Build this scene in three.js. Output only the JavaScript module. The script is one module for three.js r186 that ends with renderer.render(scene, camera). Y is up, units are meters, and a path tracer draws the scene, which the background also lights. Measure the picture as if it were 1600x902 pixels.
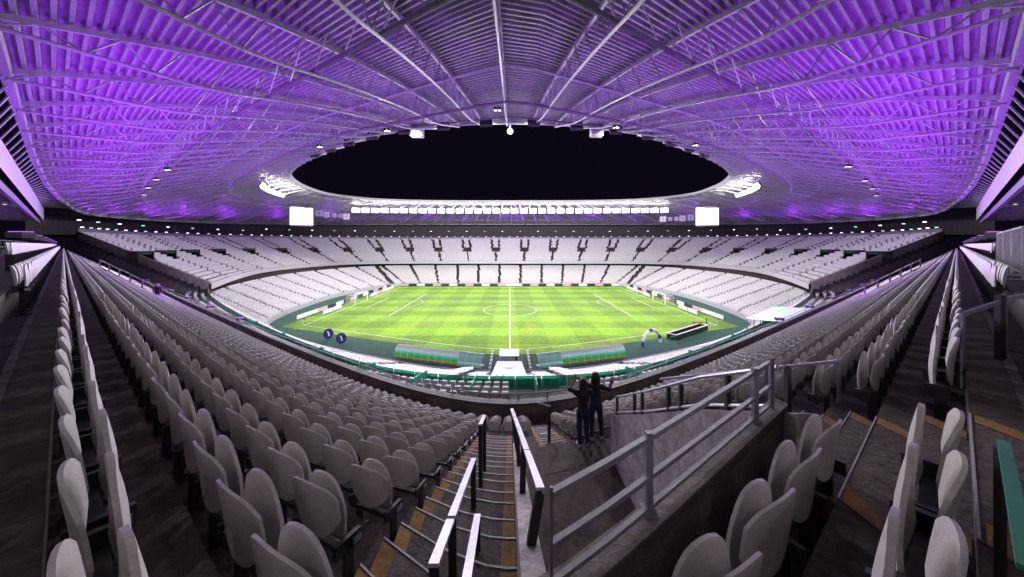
import * as THREE from 'three';
import { mergeGeometries } from 'three/addons/utils/BufferGeometryUtils.js';
import { MarchingCubes } from 'three/addons/objects/MarchingCubes.js';
import { RectAreaLightUniformsLib } from 'three/addons/lights/RectAreaLightUniformsLib.js';

// ------------------------------------------------------------------ camera, sky, exposure
const EYE = 18;                                    // eye height above the pitch, metres
const scene = new THREE.Scene();
const camera = new THREE.PerspectiveCamera(79.74, 1600 / 902, 0.05, 900);
camera.position.set(0, EYE, 0);
camera.lookAt(0, EYE, -10);
camera.setViewOffset(1600, 902, 3, 69, 1600, 902); // a shift lens: horizon above the middle, verticals stay upright
const renderer = new THREE.WebGLRenderer({ antialias: true });
renderer.toneMapping = THREE.LinearToneMapping;
renderer.toneMappingExposure = 1.0;
renderer.shadowMap.enabled = true;
RectAreaLightUniformsLib.init();

let seed = 7;
const rnd = () => { seed = (seed * 1664525 + 1013904223) >>> 0; return seed / 4294967296; };

{ // night sky: even, almost black with a trace of violet
  const w = 64, h = 32, data = new Float32Array(w * h * 4);
  for (let i = 0; i < w * h; i++) { data[i * 4] = 0.0035; data[i * 4 + 1] = 0.0022; data[i * 4 + 2] = 0.0065; data[i * 4 + 3] = 1; }
  const t = new THREE.DataTexture(data, w, h, THREE.RGBAFormat, THREE.FloatType);
  t.mapping = THREE.EquirectangularReflectionMapping; t.magFilter = THREE.LinearFilter; t.needsUpdate = true;
  scene.background = t; scene.environment = t;
}
const moon = new THREE.DirectionalLight(0xcfd8ff, 0.01);
moon.position.set(40, 200, -60); moon.target.position.set(0, 0, -95); moon.castShadow = true;
moon.shadow.camera.left = -150; moon.shadow.camera.right = 150; moon.shadow.camera.top = 150; moon.shadow.camera.bottom = -150; moon.shadow.camera.far = 500;
scene.add(moon, moon.target);

// strengths of the lamps, the added parapet and platform up-lights among them
const POWER = { bank: 140, side: 300, near: 2500, purple: 2750, down: 14, truss: 980 };

// ------------------------------------------------------------------ helpers
const V = (x, y, z) => new THREE.Vector3(x, y, z);
const P = (X, d, h) => V(X, EYE - h, -d);          // X to the right, d forward of the camera, h below the eye
const names = new Map();
const numbered = (n) => { const k = names.get(n) ?? 0; names.set(n, k + 1); return k ? n + '_' + String(k).padStart(3, '0') : n; };
function shade(o) { o.traverse((m) => { if (m.isMesh) { m.castShadow = true; m.receiveShadow = true; } }); return o; }
function tag(o, label, category, group, kind) {
  o.userData.label = label; o.userData.category = category;
  if (group) o.userData.group = group;
  if (kind) o.userData.kind = kind;
  return o;
}
function thing(name, label, category, base = V(0, 0, 0), group, kind) {
  const g = new THREE.Group(); g.name = numbered(name); g.position.copy(base); scene.add(g);
  return tag(g, label, category, group, kind);
}
function rootOf(o) { while (o.parent && o.parent !== scene) o = o.parent; return o; }
// a part built in world coordinates, moved into its thing's frame
function part(name, geo, mat, parent) {
  const m = new THREE.Mesh(geo, mat); m.name = name; m.castShadow = m.receiveShadow = true;
  const r = rootOf(parent); geo.translate(-r.position.x, -r.position.y, -r.position.z);
  parent.add(m); return m;
}
function partLocal(name, geo, mat, parent) {
  const m = new THREE.Mesh(geo, mat); m.name = name; m.castShadow = m.receiveShadow = true; parent.add(m); return m;
}
function single(name, geo, mat, label, category, group, kind) {   // a thing that is one mesh, origin at its base centre
  geo.computeBoundingBox(); const b = geo.boundingBox, c = V((b.min.x + b.max.x) / 2, b.min.y, (b.min.z + b.max.z) / 2);
  geo.translate(-c.x, -c.y, -c.z);
  const m = new THREE.Mesh(geo, mat); m.name = numbered(name); m.position.copy(c); m.castShadow = m.receiveShadow = true; scene.add(m);
  return tag(m, label, category, group, kind);
}
// uv in metres from the dominant axis of each face
function uvm(g, s = 1) {
  if (g.index) g = g.toNonIndexed();
  const p = g.attributes.position, uv = new Float32Array(p.count * 2), a = V(), b = V(), c = V();
  for (let i = 0; i < p.count; i += 3) {
    a.fromBufferAttribute(p, i); b.fromBufferAttribute(p, i + 1); c.fromBufferAttribute(p, i + 2);
    const n = b.clone().sub(a).cross(c.clone().sub(a)), ax = Math.abs(n.x), ay = Math.abs(n.y), az = Math.abs(n.z);
    [a, b, c].forEach((v, k) => {
      const q = ay >= ax && ay >= az ? [v.x, v.z] : ax > az ? [v.z, v.y] : [v.x, v.y];
      uv[(i + k) * 2] = q[0] / s; uv[(i + k) * 2 + 1] = q[1] / s;
    });
  }
  g.setAttribute('uv', new THREE.BufferAttribute(uv, 2));
  return g;
}
const ORD = ['zeroth', 'first', 'second', 'third', 'fourth', 'fifth', 'sixth', 'seventh', 'eighth', 'ninth', 'tenth', 'eleventh', 'twelfth', 'thirteenth', 'fourteenth', 'fifteenth', 'sixteenth', 'seventeenth', 'eighteenth', 'nineteenth', 'twentieth'];
const ord = (n) => { if (n <= 20) return ORD[n]; const t = Math.floor(n / 10), u = n % 10, T = ['', '', 'twent', 'thirt', 'fort', 'fift', 'sixt', 'sevent', 'eight', 'ninet'][t]; return u ? T + 'y-' + ORD[u] : T + 'ieth'; };
class MB {                                          // collects triangles
  constructor() { this.p = []; }
  tri(a, b, c) { this.p.push(a.x, a.y, a.z, b.x, b.y, b.z, c.x, c.y, c.z); return this; }
  quad(a, b, c, d) { return this.tri(a, b, c).tri(a, c, d); }
  strip(A, B) { for (let i = 0; i + 1 < A.length; i++) this.quad(A[i], A[i + 1], B[i + 1], B[i]); return this; }
  poly(pts) { for (let i = 1; i + 1 < pts.length; i++) this.tri(pts[0], pts[i], pts[i + 1]); return this; }
  hexa(q) { // 8 corners: 0-3 bottom loop, 4-7 top loop
    const [a, b, c, d, e, f, g, h] = q;
    return this.quad(d, c, b, a).quad(e, f, g, h).quad(a, b, f, e).quad(b, c, g, f).quad(c, d, h, g).quad(d, a, e, h);
  }
  bar(a, b, w, t, up = V(0, 1, 0)) {                // square bar from a to b
    const dir = b.clone().sub(a).normalize();
    if (Math.abs(dir.dot(up)) > 0.98) up = V(1, 0, 0);
    const s = dir.clone().cross(up).normalize().multiplyScalar(w / 2), u = s.clone().cross(dir).normalize().multiplyScalar(t / 2);
    const q = (o, i, j) => o.clone().addScaledVector(s, i).addScaledVector(u, j);
    return this.hexa([q(a, -1, -1), q(a, 1, -1), q(b, 1, -1), q(b, -1, -1), q(a, -1, 1), q(a, 1, 1), q(b, 1, 1), q(b, -1, 1)]);
  }
  tube(a, b, r, n = 6) {
    const dir = b.clone().sub(a).normalize(), up = Math.abs(dir.y) > 0.9 ? V(1, 0, 0) : V(0, 1, 0);
    const s = dir.clone().cross(up).normalize(), u = s.clone().cross(dir), A = [], B = [];
    for (let i = 0; i <= n; i++) { const t = (i / n) * Math.PI * 2, o = s.clone().multiplyScalar(Math.cos(t) * r).addScaledVector(u, Math.sin(t) * r); A.push(a.clone().add(o)); B.push(b.clone().add(o)); }
    this.strip(B, A);
    for (let i = 1; i + 1 < n; i++) { this.tri(A[0], A[i], A[i + 1]); this.tri(B[0], B[i + 1], B[i]); }
    return this;
  }
  path(pts, r, n = 6) { for (let i = 0; i + 1 < pts.length; i++) this.tube(pts[i], pts[i + 1], r, n); return this; }
  box(x0, x1, y0, y1, z0, z1) { return this.hexa([V(x0, y0, z1), V(x1, y0, z1), V(x1, y0, z0), V(x0, y0, z0), V(x0, y1, z1), V(x1, y1, z1), V(x1, y1, z0), V(x0, y1, z0)]); }
  geo(s = 1) {
    const g = new THREE.BufferGeometry(); g.setAttribute('position', new THREE.BufferAttribute(new Float32Array(this.p), 3));
    const u = uvm(g, s); u.computeVertexNormals(); return u;
  }
}

// ------------------------------------------------------------------ textures and materials
function noise2(n, cells, rng) {                    // tileable value noise
  const g = Array.from({ length: cells * cells }, rng), out = new Float32Array(n * n), sm = (t) => t * t * (3 - 2 * t);
  for (let y = 0; y < n; y++) for (let x = 0; x < n; x++) {
    const fx = (x / n) * cells, fy = (y / n) * cells, x0 = fx | 0, y0 = fy | 0, tx = sm(fx - x0), ty = sm(fy - y0), x1 = (x0 + 1) % cells, y1 = (y0 + 1) % cells;
    const a = g[y0 * cells + x0] * (1 - tx) + g[y0 * cells + x1] * tx, b = g[y1 * cells + x0] * (1 - tx) + g[y1 * cells + x1] * tx;
    out[y * n + x] = a * (1 - ty) + b * ty;
  }
  return out;
}
function grainTex(n, octaves, fn, srgb = true) {    // fn(layers at pixel) -> [r,g,b] 0..1
  const L = octaves.map((c) => noise2(n, c, rnd)), d = new Uint8Array(n * n * 4);
  for (let i = 0; i < n * n; i++) { const c = fn(L.map((l) => l[i])); for (let k = 0; k < 3; k++) d[i * 4 + k] = Math.max(0, Math.min(255, c[k] * 255)); d[i * 4 + 3] = 255; }
  const t = new THREE.DataTexture(d, n, n); t.wrapS = t.wrapT = THREE.RepeatWrapping; t.magFilter = THREE.LinearFilter; t.needsUpdate = true;
  if (srgb) t.colorSpace = THREE.SRGBColorSpace;
  return t;
}
const mul = (c, f) => c.map((v) => v * f);
const concreteMap = grainTex(512, [4, 14, 60, 256], (l) => mul([1.0, 0.95, 0.93], 0.55 + 0.22 * l[0] + 0.2 * l[1] + 0.14 * (l[2] - 0.5) + 0.22 * (l[3] - 0.5) - (l[1] > 0.72 ? 0.14 : 0)));
const concreteBump = grainTex(256, [30, 128], (l) => mul([1, 1, 1], 0.5 * l[0] + 0.5 * l[1]), false);
const wallMap = grainTex(512, [5, 18, 90], (l) => mul([1, 0.98, 0.96], 0.7 + 0.26 * l[0] + 0.22 * (l[1] - 0.5) + 0.16 * (l[2] - 0.5) - (l[0] * l[1] > 0.5 ? 0.16 : 0)));
const steelMap = grainTex(256, [6, 40, 128], (l) => mul([1, 1, 1], 0.82 + 0.12 * l[0] + 0.1 * (l[1] - 0.5) + 0.06 * (l[2] - 0.5)));
const seatMap = grainTex(256, [3, 24, 128], (l) => mul([1, 0.985, 0.97], 0.86 + 0.1 * l[0] + 0.06 * (l[1] - 0.5) + 0.1 * (l[2] - 0.5)));
const rgb = (r, g, b) => new THREE.Color().setRGB(r, g, b);
const mat = (c, o = {}) => new THREE.MeshStandardMaterial({ color: c, roughness: 0.7, ...o });
const M = {
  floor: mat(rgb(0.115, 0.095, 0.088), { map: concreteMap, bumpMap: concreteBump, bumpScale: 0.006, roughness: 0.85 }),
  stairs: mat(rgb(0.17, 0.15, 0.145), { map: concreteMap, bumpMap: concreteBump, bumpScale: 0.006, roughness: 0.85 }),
  concrete: mat(rgb(0.6, 0.57, 0.56), { map: wallMap, bumpMap: concreteBump, bumpScale: 0.004, roughness: 0.85 }),
  coping: mat(rgb(0.34, 0.31, 0.31), { map: wallMap, bumpMap: concreteBump, bumpScale: 0.004, roughness: 0.85 }),
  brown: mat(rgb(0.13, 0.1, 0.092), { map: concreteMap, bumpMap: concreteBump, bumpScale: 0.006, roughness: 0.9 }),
  tier: mat(rgb(0.3, 0.28, 0.29), { map: wallMap, roughness: 0.85 }),
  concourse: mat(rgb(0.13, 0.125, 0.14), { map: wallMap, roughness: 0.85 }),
  fascia: mat(rgb(0.7, 0.69, 0.7), { map: steelMap, roughness: 0.5 }),
  seat: mat(rgb(0.66, 0.645, 0.635), { map: seatMap, roughness: 0.42, bumpMap: concreteBump, bumpScale: 0.0008 }),
  seatAged: [[0.69, 0.675, 0.665], [0.64, 0.63, 0.63], [0.66, 0.64, 0.6], [0.61, 0.595, 0.585]].map((c) => mat(rgb(...c), { map: seatMap, roughness: 0.4, bumpMap: concreteBump, bumpScale: 0.0008 })),
  seatFar: mat(rgb(1, 1, 1), { vertexColors: true, roughness: 0.5 }),
  black: mat(rgb(0.018, 0.018, 0.02), { roughness: 0.5 }),
  dark: mat(rgb(0.05, 0.048, 0.055), { roughness: 0.6, map: steelMap }),
  bolt: mat(rgb(0.6, 0.6, 0.6), { roughness: 0.3, metalness: 0.9 }),
  steel: mat(rgb(0.72, 0.72, 0.74), { map: steelMap, roughness: 0.45 }),
  rail: mat(rgb(0.3, 0.29, 0.32), { map: steelMap, roughness: 0.45, metalness: 0.4 }),
  plate: mat(rgb(0.6, 0.6, 0.66), { map: steelMap, roughness: 0.35, metalness: 0.3 }),
  greenLitRail: mat(rgb(0.03, 0.32, 0.14), { map: steelMap, roughness: 0.4 }),  // aluminium rail, the green light falling on it painted as its colour
  white: mat(rgb(0.82, 0.82, 0.82), { roughness: 0.5 }),
  nosing: mat(rgb(0.62, 0.6, 0.62), { map: steelMap, roughness: 0.5 }),
  yellow: mat(rgb(0.55, 0.33, 0.06), { map: concreteMap, roughness: 0.8 }),
  deck: mat(rgb(0.36, 0.355, 0.37), { map: steelMap, roughness: 0.5, side: THREE.DoubleSide }),
  girder: mat(rgb(0.55, 0.545, 0.56), { map: steelMap, roughness: 0.45 }),
  shadedSteel: mat(rgb(0.2, 0.19, 0.21), { map: steelMap, roughness: 0.5 }),  // ring truss steel, darkened so its backlit shade is in the colour
  apron: mat(rgb(0.012, 0.13, 0.085), { roughness: 0.85, map: wallMap }),
  board: [rgb(0.85, 0.85, 0.86), rgb(0.03, 0.03, 0.04), rgb(0.75, 0.45, 0.5), rgb(0.8, 0.8, 0.82)].map((c) => mat(c, { roughness: 0.5 })),
  net: new THREE.MeshStandardMaterial({ color: rgb(0.8, 0.8, 0.8), roughness: 0.8 }),
  glass: new THREE.MeshPhysicalMaterial({ color: rgb(0.16, 0.6, 0.44), transmission: 0.85, thickness: 0, roughness: 0.05, ior: 1.5 }),
  greenGlass: new THREE.MeshPhysicalMaterial({ color: rgb(0.08, 0.62, 0.38), transmission: 0.55, thickness: 0, roughness: 0.25, ior: 1.5 }),
  canopyGlass: new THREE.MeshPhysicalMaterial({ color: rgb(0.45, 0.85, 0.72), transmission: 0.45, thickness: 0, roughness: 0.3, ior: 1.5 }),
  blue: mat(rgb(0.02, 0.04, 0.3), { roughness: 0.5 }),
  red: mat(rgb(0.6, 0.02, 0.03), { roughness: 0.6 }),
  lens: new THREE.MeshStandardMaterial({ color: 0x111111, emissive: rgb(1, 0.97, 1), emissiveIntensity: 7 }),
  lensSmall: new THREE.MeshStandardMaterial({ color: 0x111111, emissive: rgb(1, 0.9, 1), emissiveIntensity: 3 }),
  lensTeal: new THREE.MeshStandardMaterial({ color: 0x111111, emissive: rgb(0.5, 1, 0.9), emissiveIntensity: 1.4 }),
  lensPurple: new THREE.MeshStandardMaterial({ color: 0x111111, emissive: rgb(0.55, 0.2, 1), emissiveIntensity: 1 }),
  screen: new THREE.MeshStandardMaterial({ color: 0x222222, emissive: rgb(0.97, 0.98, 1), emissiveIntensity: 1.5 }),
};

// ------------------------------------------------------------------ plan of the stand the camera is in
const COT = 0.773;                                  // the two wings open at about 52 degrees each side
const cOf = (s) => (s >= 0 ? 1.31 + 0.775 * s : 1.31 + 0.62 * s);
const bOf = (s) => (s >= 0 ? 0.1 + 0.27 * s : 0.1);
const rowD = (s, X) => cOf(s) + Math.sqrt(bOf(s) ** 2 + (COT * X) ** 2);
const topH = (k) => (k >= 0 ? 1.52 + 0.45 * k : 1.52 + 0.4 * k);   // height of the seat tops below the eye
const floorH = (k) => topH(k) + 0.82;
const wingEnd = (c) => Math.min((52.5 - c) / 0.498 - 0.6, 99);
function xsBetween(x0, x1) {                         // sample points, denser near the middle
  const out = [], f = (x) => Math.sign(x) * Math.pow(Math.abs(x) / 100, 1 / 1.8), g = (t) => Math.sign(t) * Math.pow(Math.abs(t), 1.8) * 100;
  const a = f(x0), b = f(x1), n = Math.max(1, Math.ceil(Math.abs(b - a) * 34));
  for (let i = 0; i <= n; i++) out.push(g(a + ((b - a) * i) / n));
  return out;
}
const rowPts = (s, h, x0, x1) => xsBetween(x0, x1).map((X) => P(X, rowD(s, X), h));
const curvePts = (c, b, h, x0, x1) => xsBetween(x0, x1).map((X) => P(X, c + Math.sqrt(b * b + (COT * X) ** 2), h));
const lerp = THREE.MathUtils.lerp;
const table = (pts) => (s) => { for (let i = 0; i + 1 < pts.length; i++) if (s <= pts[i + 1][0]) { const t = Math.max(0, (s - pts[i][0]) / (pts[i + 1][0] - pts[i][0])); return pts[i].slice(1).map((v, j) => lerp(v, pts[i + 1][j + 1], t)); } return pts.at(-1).slice(1); };
const sideStair = table([[-3.3, 1.7, 3.0], [-2, 1.95, 3.2], [-1, 2.1, 3.5], [0, 2.5, 3.75], [1, 2.5, 3.9], [6, 2.5, 4.15]]);   // s -> left and right edge of the stair on the right
const PIT = { x0: 0.2, x1: 2.4, s0: 0.02, floor: floorH(6) };

// ------------------------------------------------------------------ plan of the bowl (left half, near to far; mirrored)
function ringFrom(ctrl, n) {                         // smooth half curve sampled n+1 times, shared parameter
  const m = ctrl.map(([x, d]) => V(x, d, 0));
  const closedNear = Math.abs(ctrl[0][0]) < 1e-6;
  const pts = [...(closedNear ? [V(-m[1].x, m[1].y, 0)] : [m[0].clone().multiplyScalar(2).sub(m[1])]), ...m, V(-m.at(-2).x, m.at(-2).y, 0)];
  const out = [];
  for (let i = 0; i <= n; i++) {
    const t = (i / n) * (m.length - 1), k = Math.min(m.length - 2, Math.floor(t)), f = t - k, [a, b, c, d] = pts.slice(k, k + 4), q = (u) => 0.5 * (2 * b[u] + (c[u] - a[u]) * f + (2 * a[u] - 5 * b[u] + 4 * c[u] - d[u]) * f * f + (3 * b[u] - a[u] - 3 * c[u] + d[u]) * f ** 3);
    out.push([q('x'), q('y')]);
  }
  return out;
}
const mirror = (half) => [...half, ...half.slice(0, -1).reverse().map(([x, d]) => [-x, d])];   // near-left ... far ... near-right
const NB = 132;
const L0 = mirror(ringFrom([[0, 44.8], [-9, 45.8], [-19, 50], [-33, 57.5], [-46, 67.2], [-55, 79], [-59, 101], [-58.5, 124], [-50, 147], [-36, 150.5], [-18, 150.5], [0, 150.5]], NB));
const L1 = mirror(ringFrom([[0, 25], [-7.6, 26], [-15.5, 30.3], [-30, 41.5], [-49, 58], [-62, 72], [-71, 94], [-75, 122], [-66, 155], [-42, 164.5], [-20, 165], [0, 165]], NB));
const NU = 98;
const U0 = mirror(ringFrom([[-60, 69], [-70, 88], [-78, 108], [-80, 128], [-73, 152], [-50, 160.5], [-25, 161], [0, 161]], NU));
const U1 = mirror(ringFrom([[-100, 80], [-110, 98], [-115, 118], [-113, 140], [-98, 166], [-62, 179], [-30, 181], [0, 181]], NU));
const at = (A, B, f) => A.map((a, i) => [lerp(a[0], B[i][0], f), lerp(a[1], B[i][1], f)]);
const line = (C, h) => C.map(([x, d]) => P(x, d, typeof h === 'function' ? h(x, d) : h));

// ------------------------------------------------------------------ ground and pitch
{
  const b = new MB(); b.quad(V(-300, -0.01, 40), V(300, -0.01, 40), V(300, -0.01, -400), V(-300, -0.01, -400));
  const g = single('ground', b.geo(4), M.floor, 'dark concrete ground under the whole stadium', 'ground', null, 'structure');
  const a = new MB(); const c = L0.map(([x, d]) => V(x, 0.0, -d)); const mid = V(0, 0, -100);
  for (let i = 0; i < c.length; i++) a.tri(mid, c[(i + 1) % c.length], c[i]);
  single('pitch_surround', a.geo(3), M.apron, 'dark green artificial turf border around the pitch', 'turf border', null, 'structure');
}
const nearLine = (X) => 59.3 + 3.2 * (Math.sqrt(1 + (X / 7.2) ** 2) - 1) * (1 - 0.0003 * X * X * 0) ;      // touchline on the camera's side bows round the corner of the stand
{
  // grass: mown in a check of lighter and darker bands, worn near the touchline
  const N = 1024, d = new Uint8Array(N * N * 4), n1 = noise2(N, 24, rnd), n2 = noise2(N, 160, rnd), n3 = noise2(N, 512, rnd);
  for (let y = 0; y < N; y++) for (let x = 0; x < N; x++) {
    const i = y * N + x, X = (x / N - 0.5) * 110, D = 50 + (y / N) * 105;
    const a = Math.floor((X + 200) / 5.6) % 2, c = Math.floor(D / 6.2) % 2;
    let l = 0.74 + (a ? 0.04 : -0.035) + (c ? 0.065 : -0.055) + 0.07 * (n1[i] - 0.5) + 0.1 * (n2[i] - 0.5) + 0.16 * (n3[i] - 0.5);
    const worn = Math.max(0, n1[i] - 0.6) * 0.8 * (D < 80 ? 1 : 0.35);
    d[i * 4] = 255 * Math.min(1, l * (0.53 + 0.3 * worn)); d[i * 4 + 1] = 255 * Math.min(1, l * (0.74 - 0.04 * worn)); d[i * 4 + 2] = 255 * Math.min(1, l * (0.03 + 0.2 * worn)); d[i * 4 + 3] = 255;
  }
  const t = new THREE.DataTexture(d, N, N); t.colorSpace = THREE.SRGBColorSpace; t.magFilter = THREE.LinearFilter; t.wrapS = t.wrapT = THREE.ClampToEdgeWrapping; t.needsUpdate = true;
  const gm = mat(0xffffff, { map: t, roughness: 0.9, bumpMap: concreteBump, bumpScale: 0.01 });
  const pos = [], uv = [], idx = [], nx = 64, ny = 20;
  for (let i = 0; i <= nx; i++) for (let j = 0; j <= ny; j++) {
    const X = -50 + (100 * i) / nx, D = lerp(nearLine(X) - 3.0, 147, j / ny);
    pos.push(X, 0.02, -D); uv.push(X / 110 + 0.5, (D - 50) / 105);
  }
  for (let i = 0; i < nx; i++) for (let j = 0; j < ny; j++) { const a = i * (ny + 1) + j; idx.push(a, a + ny + 1, a + ny + 2, a, a + ny + 2, a + 1); }
  const g = new THREE.BufferGeometry(); g.setAttribute('position', new THREE.Float32BufferAttribute(pos, 3)); g.setAttribute('uv', new THREE.Float32BufferAttribute(uv, 2)); g.setIndex(idx); g.computeVertexNormals();
  const pitch = new THREE.Mesh(g, gm); pitch.name = 'pitch'; pitch.receiveShadow = true; scene.add(pitch);
  tag(pitch, 'bright green striped football pitch with white lines', 'pitch', null, 'structure');
  const Y = 0.032, w = 0.22, seg = (pts, w0 = w) => { const ww = w0 * 0.52;  // painted line along a path of [X, d]
    const A = [], B = [];
    pts.forEach(([x, dd], i) => { const p = pts[Math.max(0, i - 1)], q = pts[Math.min(pts.length - 1, i + 1)], tx = q[0] - p[0], td = q[1] - p[1], l = Math.hypot(tx, td); const ox = (-td / l) * ww / 2, od = (tx / l) * ww / 2; A.push(V(x + ox, Y, -(dd + od))); B.push(V(x - ox, Y, -(dd - od))); });
    partLocal('marking_line', new MB().strip(B, A).geo(), M.white, pitch);
  };
  const near = []; for (let X = -46; X <= 46; X += 2) near.push([X, nearLine(X)]);
  seg(near); seg([[-46, 145], [46, 145]], 0.35); seg([[0, nearLine(0)], [0, 145]], 0.3);
  for (const s of [-1, 1]) {
    seg([[46 * s, nearLine(46)], [46 * s, 145]], 0.26);
    seg([[46 * s, 87], [30.5 * s, 87]]); seg([[30.5 * s, 87], [30.5 * s, 126]], 0.34); seg([[30.5 * s, 126], [46 * s, 126]], 0.3);
    seg([[46 * s, 98], [40.8 * s, 98]], 0.18); seg([[40.8 * s, 98], [40.8 * s, 116.5]], 0.26); seg([[40.8 * s, 116.5], [46 * s, 116.5]], 0.26);
    const arc = []; for (let a = -0.92; a <= 0.921; a += 0.115) arc.push([s * (35.2 - 8.2 * Math.cos(a)) , 106 + 9 * Math.sin(a)]);
    seg(arc);
    const cn = []; for (let a = 0; a <= 1.571; a += 0.26) cn.push([s * (46 - Math.cos(a)), nearLine(46) + 0.6 + Math.sin(a)]);
    seg(cn, 0.15);
  }
  const circ = []; for (let a = 0; a <= 6.3; a += 0.131) circ.push([7.2 * Math.cos(a), 95 + 8.6 * Math.sin(a)]);
  seg(circ, 0.26);
}

// ------------------------------------------------------------------ far bowl: lower tier and upper tier
function seatGeoFar(w, dp, hh) {                     // tip-up seat seen from afar: back shell and folded pan, facing +z
  const b = new MB(), y0 = 0.28;
  b.hexa([V(-w / 2, y0, -0.03), V(w / 2, y0, -0.03), V(w / 2, y0, -0.1), V(-w / 2, y0, -0.1), V(-w / 2, hh, -0.09), V(w / 2, hh, -0.09), V(w / 2, hh, -0.15), V(-w / 2, hh, -0.15)]);
  b.hexa([V(-w * 0.44, y0, dp), V(w * 0.44, y0, dp), V(w * 0.44, y0, 0.02), V(-w * 0.44, y0, 0.02), V(-w * 0.4, hh * 0.94, dp), V(w * 0.4, hh * 0.94, dp), V(w * 0.4, hh * 0.94, 0.03), V(-w * 0.4, hh * 0.94, 0.03)]);
  const g = b.geo(), n = g.attributes.position.count, col = new Float32Array(n * 3);
  for (let i = 0; i < n * 3; i++) col[i] = [0.76, 0.745, 0.74][i % 3];
  g.setAttribute('color', new THREE.BufferAttribute(col, 3));
  return g;
}
function instanced(name, geo, material, mats, label, category) {
  const im = new THREE.InstancedMesh(geo, material, mats.length); const c = new THREE.Color();
  mats.forEach((m, i) => { im.setMatrixAt(i, m); const v = 0.93 + 0.09 * rnd(); im.setColorAt(i, c.setRGB(v, v, v)); });
  im.name = name; im.castShadow = im.receiveShadow = true; scene.add(im);
  return tag(im, label, category, null, 'stuff');
}
const seatMatrix = (x, d, h, nx, nd, s = 1, sx = 1) => new THREE.Matrix4().compose(P(x, d, h), new THREE.Quaternion().setFromAxisAngle(V(0, 1, 0), Math.atan2(nx, -nd)), V(s * sx, s, s));
function tier(name, label, C0, C1, h0, h1, rows, aisleAt, seatName, seatLabel, opt) {
  const root = thing(name, label, 'grandstand', V(0, 0, -100), null, 'structure');
  const mats = [];
  for (let r = 0; r < rows; r++) {
    const A = at(C0, C1, r / rows), B = at(C0, C1, (r + 1) / rows), hA = lerp(h0, h1, r / rows), hB = lerp(h0, h1, (r + 1) / rows);
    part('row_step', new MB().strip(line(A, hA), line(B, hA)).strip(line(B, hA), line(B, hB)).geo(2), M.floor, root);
    // seats along the middle of the step
    const S = at(C0, C1, (r + 0.5) / rows); let carry = 0.3, run = 0;
    for (let i = 0; i + 1 < S.length; i++) {
      const [x0, d0] = S[i], [x1, d1] = S[i + 1], L = Math.hypot(x1 - x0, d1 - d0), tx = (x1 - x0) / L, td = (d1 - d0) / L;
      const inward = [A[i][0] - B[i][0], A[i][1] - B[i][1]], sg = Math.sign(-td * inward[0] + tx * inward[1]) || 1, nx = -td * sg, nd = tx * sg;
      const wide = opt.pitch;
      for (; carry < L; carry += wide) {
        const f = carry / L, x = x0 + tx * carry, d = d0 + td * carry, t = (i + f) / (S.length - 1);
        if (aisleAt(t, r, x, d)) continue;
        mats.push(seatMatrix(x, d, hA, nx, nd, opt.scale * (0.985 + 0.03 * rnd()), wide / 0.56 / opt.scale));
      }
      carry -= L;
    }
  }
  instanced(seatName, seatGeoFar(0.5, 0.2, 0.86), M.seatFar, mats, seatLabel, 'seats');
  return root;
}
// aisles: cumulative position along the ring in metres, so aisles are evenly spaced
const cum = (C) => { const o = [0]; for (let i = 1; i < C.length; i++) o.push(o[i - 1] + Math.hypot(C[i][0] - C[i - 1][0], C[i][1] - C[i - 1][1])); return o; };
const paramOf = (C) => { const c = cum(C), n = C.length - 1; return { len: c[n], s: (t) => { const k = Math.min(n - 1, Math.floor(t * n)); return lerp(c[k], c[k + 1], t * n - k); } }; };
const lo = paramOf(at(L0, L1, 0.5)), up = paramOf(at(U0, U1, 0.5));
const loAisles = [], upAisles = [];
{ const half = lo.len / 2; for (let m = 0; m < half - 4; m += 9.6) { loAisles.push(half - 4.8 - m, half + 4.8 + m); } }
{ const half = up.len / 2; for (let m = 0; m < half - 4; m += 14.2) { upAisles.push(half - 7.1 - m, half + 7.1 + m); } }
const inCorner = (x, d) => d > 143 && Math.abs(Math.abs(x) - (50 + (d - 147) * 0.95)) < 1.5;
const loHole = (x, d) => Math.abs(x) < 3.4 && d < 46;
tier('lower_grandstand', 'pale lower seating tier ringing the whole pitch', L0, L1, 17.3, 10.5, 18,
  (t, r, x, d) => { const s = lo.s(t); return inCorner(x, d) || (Math.abs(x) < 2.6 && d < 46 && d > 33) || loAisles.some((a) => Math.abs(a - s) < 0.62); },
  'lower_tier_seats', 'countless white seats of the lower tier around the pitch', { pitch: 0.62, scale: 1.15 });
tier('upper_grandstand', 'pale upper seating tier under the far and side roof', U0, U1, 8.35, -2.4, 20,
  (t, r) => { const s = up.s(t); return upAisles.some((a) => { const o = Math.abs(a - s); return r >= 8 && r < 11 ? o < 2.1 : r >= 11 ? Math.abs(o - 1.7) < 0.62 : o < 0.62; }); },
  'upper_tier_seats', 'countless white seats of the upper tier behind the pitch', { pitch: 0.66, scale: 1.22 });

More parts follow.
